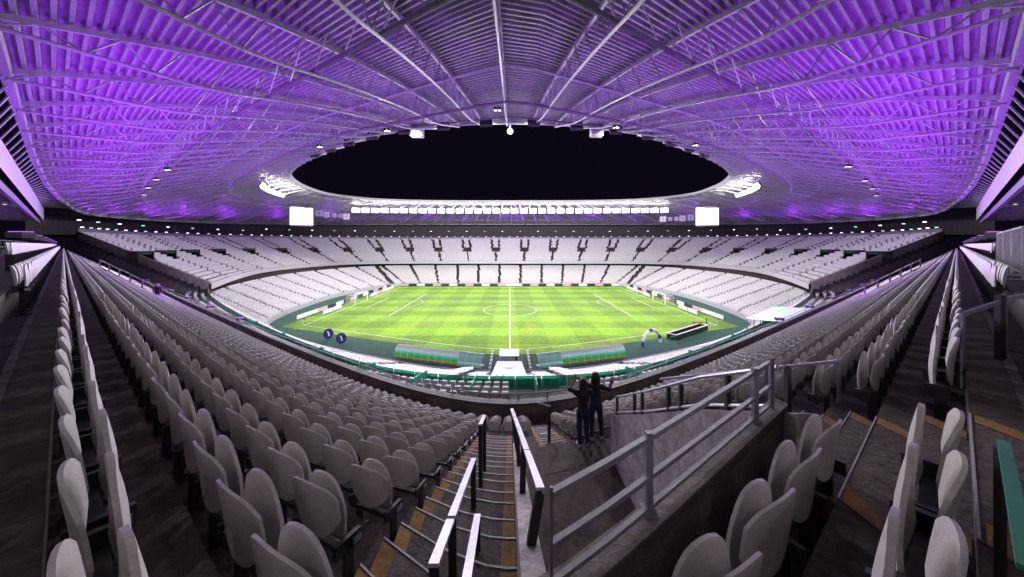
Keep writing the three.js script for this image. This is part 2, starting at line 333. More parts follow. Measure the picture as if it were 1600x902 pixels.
{ // walls that belong to the tiers
  const w = thing('pitch_wall', 'pale lilac boundary wall in front of the lower tier', 'wall', V(0, 0, -100));
  const off = L0.map(([x, d], i) => { const [bx, bd] = L1[i], l = Math.hypot(bx - x, bd - d); return [x - ((bx - x) / l) * 0.25, d - ((bd - d) / l) * 0.25]; });
  const top = 16.85;
  part('wall_panel', new MB().strip(line(off, 18), line(off, top)).strip(line(off, top), line(L0, top)).strip(line(L0, top), line(L0, 17.35)).geo(2), M.fascia, w);
  part('top_rail', (() => { const b = new MB(); const q = line(off, 16.45); for (let i = 0; i + 1 < q.length; i++) b.tube(q[i], q[i + 1], 0.05, 5); return b.geo(); })(), M.steel, w);
  // back wall of the lower tier, under the upper one (dark gap with small lit openings)
  const bw = thing('concourse_wall', 'dark wall behind the lower tier under the balcony edge', 'wall', V(0, 0, -100));
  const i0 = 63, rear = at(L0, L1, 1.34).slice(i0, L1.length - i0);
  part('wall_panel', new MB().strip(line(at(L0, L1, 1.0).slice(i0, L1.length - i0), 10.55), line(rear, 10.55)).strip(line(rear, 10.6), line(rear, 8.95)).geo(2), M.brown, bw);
  // balcony front of the upper tier
  const f = thing('balcony_front', 'white balcony edge of the upper tier', 'balcony', V(0, 0, -100));
  const o = U0.map(([x, d], i) => { const [bx, bd] = U1[i], l = Math.hypot(bx - x, bd - d); return [x - ((bx - x) / l) * 0.5, d - ((bd - d) / l) * 0.5]; });
  const inn = at(U0, U1, 0.12);
  part('balcony_panel', new MB().strip(line(o, 8.95), line(o, 7.75)).strip(line(o, 7.75), line(U0, 7.75)).strip(line(U0, 7.75), line(U0, 8.4)).geo(2), M.fascia, f);
  part('soffit', new MB().strip(line(at(U0, U1, 0.3), 8.9), line(o, 8.95)).geo(2), M.coping, f);
  part('hand_rail', (() => { const b = new MB(); const q = line(o, 7.3); for (let i = 0; i + 1 < q.length; i++) b.tube(q[i], q[i + 1], 0.05, 5); return b.geo(); })(), M.steel, f);
  // concourse behind the top of the upper tier: a low upstand, dark recess and the lip the roof stands on
  const rg = thing('upper_concourse', 'dark ring concourse between upper tier and roof', 'concourse', V(0, 0, -100));
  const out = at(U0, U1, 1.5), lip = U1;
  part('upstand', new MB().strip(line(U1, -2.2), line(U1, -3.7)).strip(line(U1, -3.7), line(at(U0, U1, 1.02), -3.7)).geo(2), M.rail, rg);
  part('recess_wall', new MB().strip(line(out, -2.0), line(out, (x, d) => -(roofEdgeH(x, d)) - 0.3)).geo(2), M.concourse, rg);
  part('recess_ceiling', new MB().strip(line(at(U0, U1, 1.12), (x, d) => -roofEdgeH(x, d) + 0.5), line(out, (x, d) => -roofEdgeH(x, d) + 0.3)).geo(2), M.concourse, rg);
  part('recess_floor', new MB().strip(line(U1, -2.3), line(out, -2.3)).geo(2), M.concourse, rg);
  // sloped end walls of the upper tier, where it meets the wings of the near stand
  for (const e of [0, U0.length - 1]) {
    const s = e ? 1 : -1, a = U0[e], b = U1[e], p0 = P(a[0], a[1], 8.3), p1 = P(b[0], b[1], -2.2), n = V(0.262 * s * -1, 0, 0.965);
    const wallT = 0.5, q = (p, dy, k) => p.clone().addScaledVector(n, wallT * k).add(V(0, dy, 0));
    const ew = thing('end_wall', s < 0 ? 'sloping grey end wall of the left upper tier' : 'sloping grey end wall of the right upper tier', 'wall', V(a[0], EYE - 11, -a[1]));
    part('wall_panel', new MB().hexa([q(p0, -3.4, 1), q(p1, -4.2, 1), q(p1, -4.2, 0), q(p0, -3.4, 0), q(p0, 0.9, 1), q(p1, 0.9, 1), q(p1, 0.9, 0), q(p0, 0.9, 0)]).geo(2), M.coping, ew);
    for (let i = 0; i < 22; i++) {   // stepped teeth of the terrace along the wall's foot
      const t = (i + 0.5) / 22, p = p0.clone().lerp(p1, t).addScaledVector(n, 0.75);
      part('wall_tooth', new MB().box(p.x - 0.55, p.x + 0.55, p.y - 1.5, p.y - 0.75, p.z - 0.2, p.z + 0.2).geo(), M.dark, ew);
    }
  }
}
function roofEdgeH(x, d) { return d < 76 ? lerp(9, 8, Math.max(0, d) / 76) : 8 + 3 * ((d - 76) / 111) ** 2; }
// vomitory portals in the upper tier, one under each pair of upper aisles
{
  const S0 = at(U0, U1, 8 / 20), S1 = at(U0, U1, 11 / 20), c = cum(at(U0, U1, 0.5)), n = U0.length - 1;
  upAisles.sort((a, b) => a - b).forEach((a, j) => {
    let k = 0; while (k < n - 1 && c[k + 1] < a) k++;
    const f = (a - c[k]) / (c[k + 1] - c[k]), p = [0, 1].map((u) => lerp(S0[k][u], S0[k + 1][u], f)), q = [0, 1].map((u) => lerp(S1[k][u], S1[k + 1][u], f));
    const h0 = lerp(8.35, -2.4, 8 / 20), h1 = lerp(8.35, -2.4, 11 / 20), dx = q[0] - p[0], dd = q[1] - p[1], l = Math.hypot(dx, dd), sx = (-dd / l) * 1.45, sd = (dx / l) * 1.45;
    const C = (o, i, h) => P(o[0] + sx * i, o[1] + sd * i, h);
    const g = thing('stair_portal', `${ord(j + 1)} dark tunnel mouth of the upper tier from the left`, 'tunnel entrance', P(p[0], p[1], h0), 'tunnel mouths of the upper tier');
    const m = [lerp(p[0], q[0], 0.45), lerp(p[1], q[1], 0.45)];
    const box = (a, b, i0, i1, hb, ht) => new MB().hexa([C(a, i0, hb), C(a, i1, hb), C(b, i1, hb), C(b, i0, hb), C(a, i0, ht), C(a, i1, ht), C(b, i1, ht), C(b, i0, ht)]).geo(2);
    part('landing', box(p, q, -1, 1, h0 + 0.1, h0 - 0.06), M.floor, g);
    for (const sd of [-1, 1]) part('side_wall', box(m, q, sd * 0.86, sd, h0 - 0.05, h1 - 0.95), M.floor, g);
    part('roof_slab', box(m, q, -0.85, 0.85, h1 - 0.75, h1 - 0.94), M.floor, g);
    part('rear_wall', box([lerp(m[0], q[0], 0.9), lerp(m[1], q[1], 0.9)], q, -0.85, 0.85, h0 - 0.05, h1 - 0.75), M.floor, g);
    part('portal_sign', new MB().hexa([C(m, -0.7, h1 - 0.2), C(m, 0.7, h1 - 0.2), C(m, 0.7, h1 - 0.2), C(m, -0.7, h1 - 0.2), C(m, -0.7, h1 - 0.7), C(m, 0.7, h1 - 0.7), C(m, 0.7, h1 - 0.7), C(m, -0.7, h1 - 0.7)].map((v, i) => (i % 4 < 2 ? v.add(V(-dx / l * 0.06, 0, dd / l * 0.06)) : v))).geo(), M.apron, g);
  });
}

// ------------------------------------------------------------------ roof
const CEN = [0, 95];
const innerCtl = [[0, 49], [-10, 50], [-19.3, 53], [-36.4, 66], [-48.9, 78.3], [-57, 90], [-62, 105], [-62.5, 121], [-52, 133.5], [-32, 139], [0, 140]];
const innerRing = mirror(ringFrom(innerCtl, 160));
const outerHalf = [...[0, -3, -6, -10, -15, -20, -32, -46, -62, -80, -96].map((x) => [x, -2.2 + 4 * Math.max(0, (Math.abs(x) - 45) / 51) ** 2 + Math.sqrt(0.25 + (COT * x) ** 2)]), [-110, 92], [-119, 118], [-116, 148], [-98, 174], [-62, 186], [-30, 187.5], [0, 188]];
const outerRing = mirror([...Array(11).keys()].map((i) => outerHalf[i]).concat(ringFrom(outerHalf.slice(10), 60).slice(1)));
function hitRay(ring, th) {                          // where the ray from the centre at angle th (0 = towards the camera, + = left) meets the ring
  const rx = -Math.sin(th), rd = -Math.cos(th);
  for (let i = 0; i < ring.length; i++) {
    const a = ring[i], b = ring[(i + 1) % ring.length], ax = a[0] - CEN[0], ad = a[1] - CEN[1], ex = b[0] - a[0], ed = b[1] - a[1], den = rx * ed - rd * ex;
    if (Math.abs(den) < 1e-9) continue;
    const t = (ax * ed - ad * ex) / den, u = (ax * rd - ad * rx) / den;
    if (t > 0 && u >= -1e-6 && u <= 1 + 1e-6) return [CEN[0] + rx * t, CEN[1] + rd * t];
  }
  return null;
}
const BAYS = 84, thOf = (i) => ((i + 0.12) / BAYS) * Math.PI * 2;
const INNER_Y = 17.4;
const raysAt = new Map();
const ray = (th) => { const k = th.toFixed(6); if (!raysAt.has(k)) raysAt.set(k, [hitRay(outerRing, th), hitRay(innerRing, th)]); return raysAt.get(k); };
function roofAt(th, r, drop = 0) {
  const [o, i] = ray(th), x = lerp(o[0], i[0], r), d = lerp(o[1], i[1], r), len = Math.hypot(o[0] - i[0], o[1] - i[1]);
  const y = lerp(roofEdgeH(o[0], o[1]), INNER_Y, r) + 0.034 * len * 4 * r * (1 - r) * 0.9;
  return P(x, d, -(y - drop));
}
const roof = thing('stadium_roof', 'vast corrugated steel roof on radial trusses around a dark oval opening', 'roof', V(0, EYE, -95));
{
  const N = 74, prof = [[0, 0], [0.3, 0], [0.42, 0.27], [0.88, 0.27]];
  for (let b = 0; b < BAYS; b++) {
    const t0 = thOf(b), t1 = thOf(b + 1), tm = (t0 + t1) / 2, m = new MB();
    for (const [ta, tb] of [[t0, tm], [tm, t1]]) {
      const A = [], B = [];
      for (let j = 0; j < N; j++) for (const [u, y] of prof) { const r = (j + u) / N; A.push(roofAt(ta, r, -y)); B.push(roofAt(tb, r, -y)); }
      A.push(roofAt(ta, 1)); B.push(roofAt(tb, 1));
      m.strip(A, B);
    }
    part('roof_sheet', m.geo(3), M.deck, roof);
  }
  for (let b = 0; b < BAYS; b++) {                    // radial trusses
    const t = thOf(b), [o, i] = ray(t), len = Math.hypot(o[0] - i[0], o[1] - i[1]), n = Math.max(8, Math.round(len / 2.6));
    const dip = (r) => 0.35 + 1.9 * Math.min(1, Math.sin(Math.PI * Math.min(1, Math.max(0, r * 0.94 + 0.03))) * 1.5);
    const tr = part('radial_truss', (() => { const m = new MB(); for (let k = 0; k < 16; k++) m.bar(roofAt(t, k / 16, 0.22), roofAt(t, (k + 1) / 16, 0.22), 0.2, 0.24); return m.geo(1); })(), M.girder, roof);
    const lower = new MB(), web = new MB();
    for (let k = 0; k < 16; k++) lower.tube(roofAt(t, k / 16, dip(k / 16)), roofAt(t, (k + 1) / 16, dip((k + 1) / 16)), 0.095, 6);
    for (let k = 0; k < n; k++) {
      const r0 = k / n, rm = (k + 0.5) / n, r1 = (k + 1) / n;
      web.tube(roofAt(t, r0, dip(r0)), roofAt(t, rm, 0.3), 0.05, 4); web.tube(roofAt(t, rm, 0.3), roofAt(t, r1, dip(r1)), 0.05, 4);
    }
    part('lower_chord', lower.geo(1), M.girder, tr);
    part('web_bracing', web.geo(1), M.girder, tr);
  }
  for (const [r, drop, rad, mt, zig] of [[0.3, 2.1, 0.13, M.shadedSteel, 1], [0.56, 1.2, 0.11, M.girder, 0], [0.69, 2.3, 0.15, M.shadedSteel, 1], [0.86, 1.5, 0.1, M.shadedSteel, 0]]) {
    const m = new MB(), z = new MB(), q = BAYS * 2;
    for (let k = 0; k < q; k++) {
      const a = thOf(k / 2), b = thOf((k + 1) / 2);
      m.tube(roofAt(a, r, drop), roofAt(b, r, drop), rad, 6);
      if (zig) { const am = thOf(k / 2 + 0.25); z.tube(roofAt(a, r, drop), roofAt(am, r, 0.3), 0.045, 4); z.tube(roofAt(am, r, 0.3), roofAt(b, r, drop), 0.045, 4); }
    }
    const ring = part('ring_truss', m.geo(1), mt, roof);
    if (zig) part('web_bracing', z.geo(1), M.girder, ring);
  }
  { // inner ring beam
    const m = new MB(), q = BAYS * 2;
    for (let k = 0; k < q; k++) {
      const a = thOf(k / 2), b = thOf((k + 1) / 2), up = 0.35;
      m.bar(roofAt(a, 1, -0.05), roofAt(b, 1, -0.05), 0.5, 0.75); m.tube(roofAt(a, 0.94, 1.0), roofAt(b, 0.94, 1.0), 0.12, 6);
    }
    part('inner_ring_beam', m.geo(1), M.girder, roof);
    const e = new MB();
    for (let k = 0; k < q; k++) e.bar(roofAt(thOf(k / 2), 0, 0.25), roofAt(thOf((k + 1) / 2), 0, 0.25), 0.35, 0.6);
    part('outer_ring_beam', e.geo(1), M.girder, roof);
  }
}

// ------------------------------------------------------------------ the stand the camera is in: terrace
const stand = thing('near_grandstand', 'dark concrete terrace of the upper stand the view is taken from', 'grandstand', V(0, EYE - 8, -10), null, 'structure');
for (let k = -4; k <= 12; k++) {
  const E = wingEnd(cOf(k)), F = floorH(k), F1 = k < 12 ? floorH(k + 1) : F, s0 = k - 0.22, s1 = k + 0.78, m = new MB();
  const sec = (a, b, sa = s0, sb = s1, riser = true) => { m.strip(rowPts(sb, F, a, b), rowPts(sa, F, a, b)); if (riser) m.strip(rowPts(sb, F1, a, b), rowPts(sb, F, a, b)); };
  if (k === -4) sec(-E, E, -16, s1);
  else if (k < 0 || k >= 6) sec(-E, E);
  else { sec(-E, PIT.x0 - 0.05); sec(PIT.x1 + 0.05, E); }
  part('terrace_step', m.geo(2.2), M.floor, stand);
}
{ // pale edge strips of the raised platform behind the top rows
  for (const [s, h, w] of [[-2.8, floorH(-3) - 0.004, 0.12], [-2.62, floorH(-2) - 0.006, 0.05]]) for (const sg of [-1, 1])
    part('edge_strip', new MB().strip(rowPts(s + w, h, sg * (sg > 0 ? 3.4 : 1.2), sg * 96), rowPts(s, h, sg * (sg > 0 ? 3.4 : 1.2), sg * 96)).geo(), M.coping, stand);
}
// the pit of the stair tunnel on the right of the central stairs
const floorLin = (d) => 2.34 + (0.45 * (d - 2.3)) / 1.05;
{
  const t = thing('tunnel_pit', 'concrete-walled stair tunnel opening beside the central stairs', 'tunnel', P(1.2, 4.5, PIT.floor));
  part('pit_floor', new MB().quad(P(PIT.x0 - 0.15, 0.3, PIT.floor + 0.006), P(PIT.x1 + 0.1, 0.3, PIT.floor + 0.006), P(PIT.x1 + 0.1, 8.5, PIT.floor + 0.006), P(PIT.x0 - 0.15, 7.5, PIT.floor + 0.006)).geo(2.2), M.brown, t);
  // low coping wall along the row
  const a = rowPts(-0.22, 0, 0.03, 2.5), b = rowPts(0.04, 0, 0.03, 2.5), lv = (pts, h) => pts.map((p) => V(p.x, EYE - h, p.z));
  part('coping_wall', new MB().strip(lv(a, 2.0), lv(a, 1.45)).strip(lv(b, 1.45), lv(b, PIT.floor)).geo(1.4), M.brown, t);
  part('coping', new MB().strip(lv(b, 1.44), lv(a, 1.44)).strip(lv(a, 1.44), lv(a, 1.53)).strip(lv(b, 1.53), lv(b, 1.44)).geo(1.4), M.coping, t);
  // right wall
  const wall = (x0, x1, pts) => { const m = new MB(); for (let i = 0; i + 1 < pts.length; i++) { const [d0, h0, g0] = pts[i], [d1, h1, g1] = pts[i + 1]; m.hexa([P(x0, d0, g0), P(x1, d0, g0), P(x1, d1, g1), P(x0, d1, g1), P(x0, d0, h0), P(x1, d0, h0), P(x1, d1, h1), P(x0, d1, h1)]); } return m.geo(1.4); };
  part('side_wall', wall(PIT.x1, PIT.x1 + 0.16, [[2.9, 1.42, 5.05], [4.5, 2.15, 5.05], [6.2, 3.05, 5.05], [8.2, 4.05, 5.05]]), M.concrete, t);
  part('stair_wall', wall(0.06, 0.2, [[1.45, 1.6, 5.05], [3.5, floorLin(3.5) - 0.3, 5.05], [5.5, floorLin(5.5) - 0.3, 5.05], [7.3, floorLin(7.3) - 0.28, 5.05]]), M.concrete, t);
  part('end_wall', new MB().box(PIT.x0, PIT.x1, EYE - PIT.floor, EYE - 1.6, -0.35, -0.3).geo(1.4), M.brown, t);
}
// stairs: half steps on every terrace level, bright nosings, worn yellow ends
function stairs(name, label, k0, k1, edges, base, opt = {}) {
  const t = thing(name, label, 'stairs', base);
  for (let k = k0; k <= k1; k++) for (const half of [0, 1]) {
    const F = floorH(k), rise = k > -4 ? floorH(k) - floorH(k - 1) : 0.4, h = half ? F - rise / 2 : F - 0.008, sa = k - 0.22, sb = half ? k + 0.27 : k + 0.78;
    const [xl, xr] = edges(k), pa = rowPts(sa, h, xl, xr), pb = rowPts(sb, h, xl, xr), low = half ? F : F - 0.0, m = new MB();
    const down = (p, hh) => p.map((v) => V(v.x, EYE - hh, v.z));
    m.strip(pb, pa).strip(down(pb, half ? F : F + 0.2), pb).quad(down([pb[0]], F)[0], pb[0], pa[0], down([pa[0]], F)[0]).quad(pb.at(-1), down([pb.at(-1)], F)[0], down([pa.at(-1)], F)[0], pa.at(-1));
    const st = part('step', m.geo(1.6), M.stairs, t);
    const q = (s, x0, x1) => rowPts(s, h - 0.005, x0, x1);
    part('nosing', new MB().strip(q(sb + 0.005, xl, xr), q(sb - 0.014, xl, xr)).strip(down(q(sb + 0.005, xl, xr), h + 0.012), q(sb + 0.005, xl, xr)).geo(), M.nosing, st);
    for (const [x0, x1] of [[xl, xl + 0.13], [xr - 0.13, xr]]) if (!(opt.noRight && x1 === xr) || k < 5) part('edge_mark', new MB().strip(rowPts(sb - 0.04, h - 0.0045, x0, x1), rowPts(sa + 0.02, h - 0.0045, x0, x1)).geo(0.7), M.yellow, st);
  }
  return t;
}
stairs('aisle_stairs', 'central concrete stairs with yellow edges descending towards the pitch', 0, 9, () => [-1.0, 0.05], P(-0.5, 6, 6));
stairs('aisle_stairs', 'wide worn stairs with rusty yellow edges crossing the right-hand rows', -3, 5, (k) => sideStair(k + 0.2), P(3, 4, 5));
stairs('aisle_stairs', 'short purple-lit steps going down from the tunnel landing', 7, 12, () => [0.78, 1.5], P(1.1, 12, 7.8));

// front parapet
{
  const t = thing('front_parapet', 'low dark concrete parapet along the front of the upper stand', 'wall', P(0, 15, 8));
  const E = wingEnd(11.4) + 0.3, a = (h, o = 0) => curvePts(11.35 + o, 3.55, h, -E, E);
  part('parapet_wall', new MB().strip(a(7.8), a(6.9)).strip(a(6.9, 0.35), a(10.4, 0.35)).geo(2), M.brown, t);
  part('ledge', new MB().strip(a(6.86, 0.42), a(6.86, -0.05)).strip(a(6.98, -0.05), a(6.86, -0.05)).strip(a(6.86, 0.42), a(7.05, 0.42)).geo(2), M.black, t);
  const rail = curvePts(11.7, 3.55, 6.62, -E, E), m = new MB(); for (let i = 0; i + 1 < rail.length; i++) m.tube(rail[i], rail[i + 1], 0.035, 5);
  for (let i = 0; i < rail.length; i += 2) m.tube(rail[i], rail[i].clone().add(V(0, -0.25, 0)), 0.03, 4);
  part('top_rail', m.geo(), M.rail, t);
}
// terrace of the boxes below the parapet
{
  const t = thing('box_terrace', 'dark terrace of private boxes between parapet and lower tier', 'terrace', P(0, 20, 9.5), null, 'structure');
  const nEnd = 60, half = L1.slice(0, nEnd + 1), other = L1.slice(L1.length - nEnd - 1).reverse();
  const edge = [...half.slice().reverse(), ...other.slice(1)];            // left wing ... centre ... right wing
  const back = edge.map(([x]) => [x, 11.5 + Math.sqrt(3.55 ** 2 + (COT * x) ** 2)]);
  const inner = edge.map(([x, d], i) => [x, Math.max(d, back[i][1] + 0.5)]);
  part('floor_slab', new MB().strip(line(inner, 10.35), line(back, 10.35)).strip(line(inner, 10.95), line(inner, 10.35)).geo(2), M.dark, t);
  const mats = [];
  const fr = thing('glass_balustrade', 'greenish glass balustrade along the box terrace', 'balustrade', P(0, 25, 10.35));
  const c = cum(inner), N = Math.floor(c.at(-1) / 1.9);
  const pos = (s) => { let k = 0; while (k < inner.length - 2 && c[k + 1] < s) k++; const f = (s - c[k]) / (c[k + 1] - c[k]); return [lerp(inner[k][0], inner[k + 1][0], f), lerp(inner[k][1], inner[k + 1][1], f), (inner[k + 1][0] - inner[k][0]) / (c[k + 1] - c[k]), (inner[k + 1][1] - inner[k][1]) / (c[k + 1] - c[k])]; };
  for (let i = 0; i < N; i++) {
    const a = pos(i * 1.9 + 0.04), b = pos(i * 1.9 + 1.86);
    part('glass_pane', new MB().bar(P(a[0], a[1], 9.93), P(b[0], b[1], 9.93), 0.02, 0.8).geo(), M.glass, fr);
    if (i % 2 === 0) part('post', new MB().bar(P(a[0], a[1], 10.35), P(a[0], a[1], 9.52), 0.05, 0.05).geo(), M.rail, fr);
  }
  for (let s = 0.5; s < c.at(-1); s += 0.6) for (const o of [1.0, 2.1, 3.2]) { const [x, d, tx, td] = pos(s); const nx = -td, nd = tx, X = x - nx * o * 1, D = d - nd * o; if (D > 11.8 + Math.sqrt(3.55 ** 2 + (COT * X) ** 2) && Math.floor(s / 4.4) % 5 !== 3) mats.push(seatMatrix(X, D, 10.35 - 0.12 * (o - 1), nx, nd, 1)); }
  instanced('box_seats', seatGeoFar(0.46, 0.2, 0.8), mat(rgb(0.5, 0.5, 0.5), { roughness: 0.6 }), mats, 'dim grey seats on the private box terrace', 'seats');
  // green glass dividers between boxes
  let n = 0; const mid = c.at(-1) / 2;
  for (const s of [-36, -27, -18.5, -11, -6.2, -2.4, 1.7, 9, 17, 26, 36]) {
    const [x, d, tx, td] = pos(mid + s), nx = -td, nd = tx;
    single('divider_screen', new MB().hexa([P(x - nx * 2.6, d - nd * 2.6, 10.34), P(x - nx * 2.6 + tx * 0.03, d - nd * 2.6 + td * 0.03, 10.34), P(x + tx * 0.03, d + td * 0.03, 10.34), P(x, d, 10.34), P(x - nx * 2.6, d - nd * 2.6, 9.1), P(x - nx * 2.6 + tx * 0.03, d - nd * 2.6 + td * 0.03, 9.1), P(x + tx * 0.03, d + td * 0.03, 9.3), P(x, d, 9.3)]).geo(), M.greenGlass,
      `${ord(++n)} green glass divider screen from the left on the box terrace`, 'glass screen', 'divider screens of the box terrace');
  }
  // glass canopy on the right and loose things on the terrace
  const cA = pos(mid + 34), cB = pos(mid + 47);
  const cn = thing('glass_canopy', 'pale green glass canopy over the right end of the box terrace', 'canopy', P(cA[0], cA[1], 10.35));
  const cor = (p, o, h) => P(p[0] + p[3] * o, p[1] - p[2] * o, h);
  for (let i = 0; i < 5; i++) { const a = pos(mid + 34 + i * 2.6), b = pos(mid + 36.55 + i * 2.6); part('glass_pane', new MB().hexa([cor(a, -1.2, 9.0), cor(b, -1.2, 9.0), cor(b, 3.0, 8.75), cor(a, 3.0, 8.75), cor(a, -1.2, 8.96), cor(b, -1.2, 8.96), cor(b, 3.0, 8.71), cor(a, 3.0, 8.71)]).geo(), M.canopyGlass, cn);
    part('post', new MB().bar(cor(a, -1.0, 10.35), cor(a, -1.0, 9.0), 0.08, 0.08).geo(), M.rail, cn); }
  let rn = 0;
  for (const s of [-29.5, -26.2]) { const p = pos(mid + s); single('red_cover', new MB().hexa([cor(p, 0.4, 10.34), cor(pos(mid + s + 1.3), 0.4, 10.34), cor(pos(mid + s + 1.3), 1.6, 10.34), cor(p, 1.6, 10.34), cor(p, 0.5, 9.75), cor(pos(mid + s + 1.3), 0.5, 9.75), cor(pos(mid + s + 1.3), 1.5, 9.7), cor(p, 1.5, 9.7)]).geo(), M.red, rn++ ? 'right one of two red covers on the left box terrace' : 'left one of two red covers on the left box terrace', 'cover', 'red covers on the terrace'); }
  { const p = pos(mid + 14), q = pos(mid + 18); single('blue_banner', new MB().hexa([cor(p, 0.3, 10.34), cor(q, 0.3, 10.34), cor(q, 1.0, 10.34), cor(p, 1.0, 10.34), cor(p, 0.4, 9.75), cor(q, 0.4, 9.75), cor(q, 0.9, 9.75), cor(p, 0.9, 9.75)]).geo(), mat(rgb(0.03, 0.22, 0.42)), 'teal blue cloth draped on the box terrace right of the two people', 'cloth'); }
}

// ------------------------------------------------------------------ gallery behind the near stand: fascia, posts, soffit, back wall
{
  const t = thing('roof_gallery', 'purple-lit fascia and soffit of the gallery behind the near stand', 'gallery', P(0, -3, -5));
  const E = 98, cf = -3.16, row = (c, h) => curvePts(c, 0.3, h, -E, E);
  const hi = (X) => 6.5 + 1.1 * Math.min(1, Math.abs(X) / 93);
  const fasTop = xsBetween(-E, E).map((X) => P(X, cf + Math.sqrt(0.09 + (COT * X) ** 2), -hi(X)));
  part('fascia_panel', new MB().strip(row(cf, -5), fasTop).strip(fasTop, fasTop.map((p) => p.clone().add(V(0, 0, 0.5)))).geo(2), M.fascia, t);
  part('soffit', new MB().strip(row(cf - 0.5, -4.9), row(-10.2, -4.9)).geo(2), M.tier, t);
  part('lower_beam', new MB().strip(row(cf - 0.55, -4.3), row(cf - 0.55, -4.95)).strip(row(cf - 0.55, -4.3), row(cf - 0.9, -4.3)).geo(2), M.rail, t);
  // struts between fascia and roof edge, beams under the soffit
  for (const sg of [-1, 1]) for (let X = 4; X < 95; X += X < 30 ? 1.5 : 2.1) {
    const d = cf + Math.sqrt(0.09 + (COT * X) ** 2), th = Math.atan2(-(sg * X), 95 - (d - 0.2)), r = roofAt(th, 0.0, 0.4);
    part('edge_strut', new MB().tube(P(sg * X, d, -hi(X)), P(sg * (X - 0.3), -2.2 + 4 * Math.max(0, (X - 45) / 51) ** 2 + Math.sqrt(0.25 + (COT * (X - 0.3)) ** 2), -roofEdgeH(X, d) + 0.3), 0.07, 5).geo(), M.girder, t);
  }
  for (const sg of [-1, 1]) for (let X = 3; X < 96; X += 5.5) {
    const d = cf - 0.9 + COT * X, n = V(sg * 0.6115, 0, 0.791).multiplyScalar(5.3), a = P(sg * X, d, -4.66);
    part('soffit_beam', new MB().bar(a, a.clone().add(n), 0.28, 0.42).geo(), M.rail, t);
  }
  const w = thing('back_wall', 'pale lilac wall at the back of the near stand', 'wall', P(0, -10, 1));
  part('wall_panel', new MB().strip(row(-10.1, 1.2), row(-10.1, -5.2)).geo(3), M.fascia, w);
  // speakers on the wall
  for (const [X, sg] of [[96, -1], [93, -1], [92, 1]]) { const d = -9.9 + COT * X; const p = P(sg * X, d, -3.2); single('wall_speaker', new MB().box(p.x - 0.35, p.x + 0.35, p.y - 0.5, p.y + 0.5, p.z - 0.3, p.z + 0.1).geo(), M.black, sg < 0 ? (X === 96 ? 'small black speaker on the left back wall, nearer the edge' : 'small black speaker on the left back wall, nearer the corner') : 'small black speaker on the right back wall', 'speaker', 'speakers on the back wall'); }
}

// ------------------------------------------------------------------ seats of the near stand
function shell(hw, bottom, top, fn, thick, nu = 12, nv = 7) {   // closed thin shell whose foot and crown are curves over the width
  const F = [], B = [];
  for (let v = 0; v <= nv; v++) { const f = [], b = []; for (let u = 0; u <= nu; u++) { const s = Math.sin(((u / nu) * 2 - 1) * Math.PI / 2), x = s * hw, a = bottom(Math.abs(s)), e = top(Math.abs(s)), t = v / nv, y = lerp(a, e, t * t * (3 - 2 * t) * 0.35 + t * 0.65), z = fn(s, y); f.push(V(x, y, z)); b.push(V(x * 0.985, y - (v === nv ? 0.003 : 0), z - thick)); } F.push(f); B.push(b); }
  const pos = [], idx = [], add = (G) => { const o = pos.length / 3; G.forEach((r) => r.forEach((p) => pos.push(p.x, p.y, p.z))); return o; };
  const W = nu + 1, f0 = add(F), b0 = add(B), q = (a, b, c, d) => idx.push(a, b, c, a, c, d);
  for (let v = 0; v < nv; v++) for (let u = 0; u < nu; u++) { const a = v * W + u; q(f0 + a, f0 + a + 1, f0 + a + W + 1, f0 + a + W); q(b0 + a + 1, b0 + a, b0 + a + W, b0 + a + W + 1); }
  const rim = []; for (let u = 0; u <= nu; u++) rim.push(u); for (let v = 1; v <= nv; v++) rim.push(v * W + nu); for (let u = nu - 1; u >= 0; u--) rim.push(nv * W + u); for (let v = nv - 1; v > 0; v--) rim.push(v * W);
  const fr = rim.map((i) => F[(i / W) | 0][i % W]), br = rim.map((i) => B[(i / W) | 0][i % W]), o1 = pos.length / 3; fr.forEach((p) => pos.push(p.x, p.y, p.z)); const o2 = pos.length / 3; br.forEach((p) => pos.push(p.x, p.y, p.z));
  for (let i = 0; i < rim.length; i++) { const j = (i + 1) % rim.length; q(o1 + j, o1 + i, o2 + i, o2 + j); }
  const g = new THREE.BufferGeometry(); g.setAttribute('position', new THREE.Float32BufferAttribute(pos, 3));
  g.setAttribute('uv', new THREE.Float32BufferAttribute(pos.flatMap((_, i) => (i % 3 === 0 ? [pos[i] * 2 + 0.5, pos[i + 1] * 2] : [])), 2)); g.setIndex(idx); g.computeVertexNormals();
  return g;
}
// back: wide shoulders, tapering foot, wings bent forward; pan: rounded leaf folded upright in front of it
const backGeo = shell(0.224, (a) => 0.43 + 0.15 * a ** 2.4, (a) => 0.802 - 0.022 * a ** 2 - 0.05 * a ** 6, (s, y) => 0.03 * s * s - 0.03 - 0.22 * Math.max(0, y - 0.44) ** 1.6 + 0.012 * Math.max(0, y - 0.76) * 8, 0.013);
const panGeo = shell(0.192, (a) => 0.395 + 0.05 * a ** 4, (a) => 0.806 - 0.05 * a ** 2 - 0.15 * a ** 5, (s, y) => 0.08 - 0.024 * s * s - 0.12 * (y - 0.4) ** 2 + 0.013 * Math.sin((y - 0.4) * 9), 0.016);
const frameGeo = (() => { const m = new MB(); m.box(-0.255, -0.225, 0.0, 0.46, 0.0, 0.06).box(-0.255, -0.225, 0.38, 0.47, -0.07, 0.12).box(-0.262, -0.218, 0, 0.03, -0.06, 0.12).box(-0.25, 0.25, 0.35, 0.385, 0.0, 0.05).box(0.205, 0.235, 0.37, 0.46, -0.02, 0.1); return m.geo(); })();
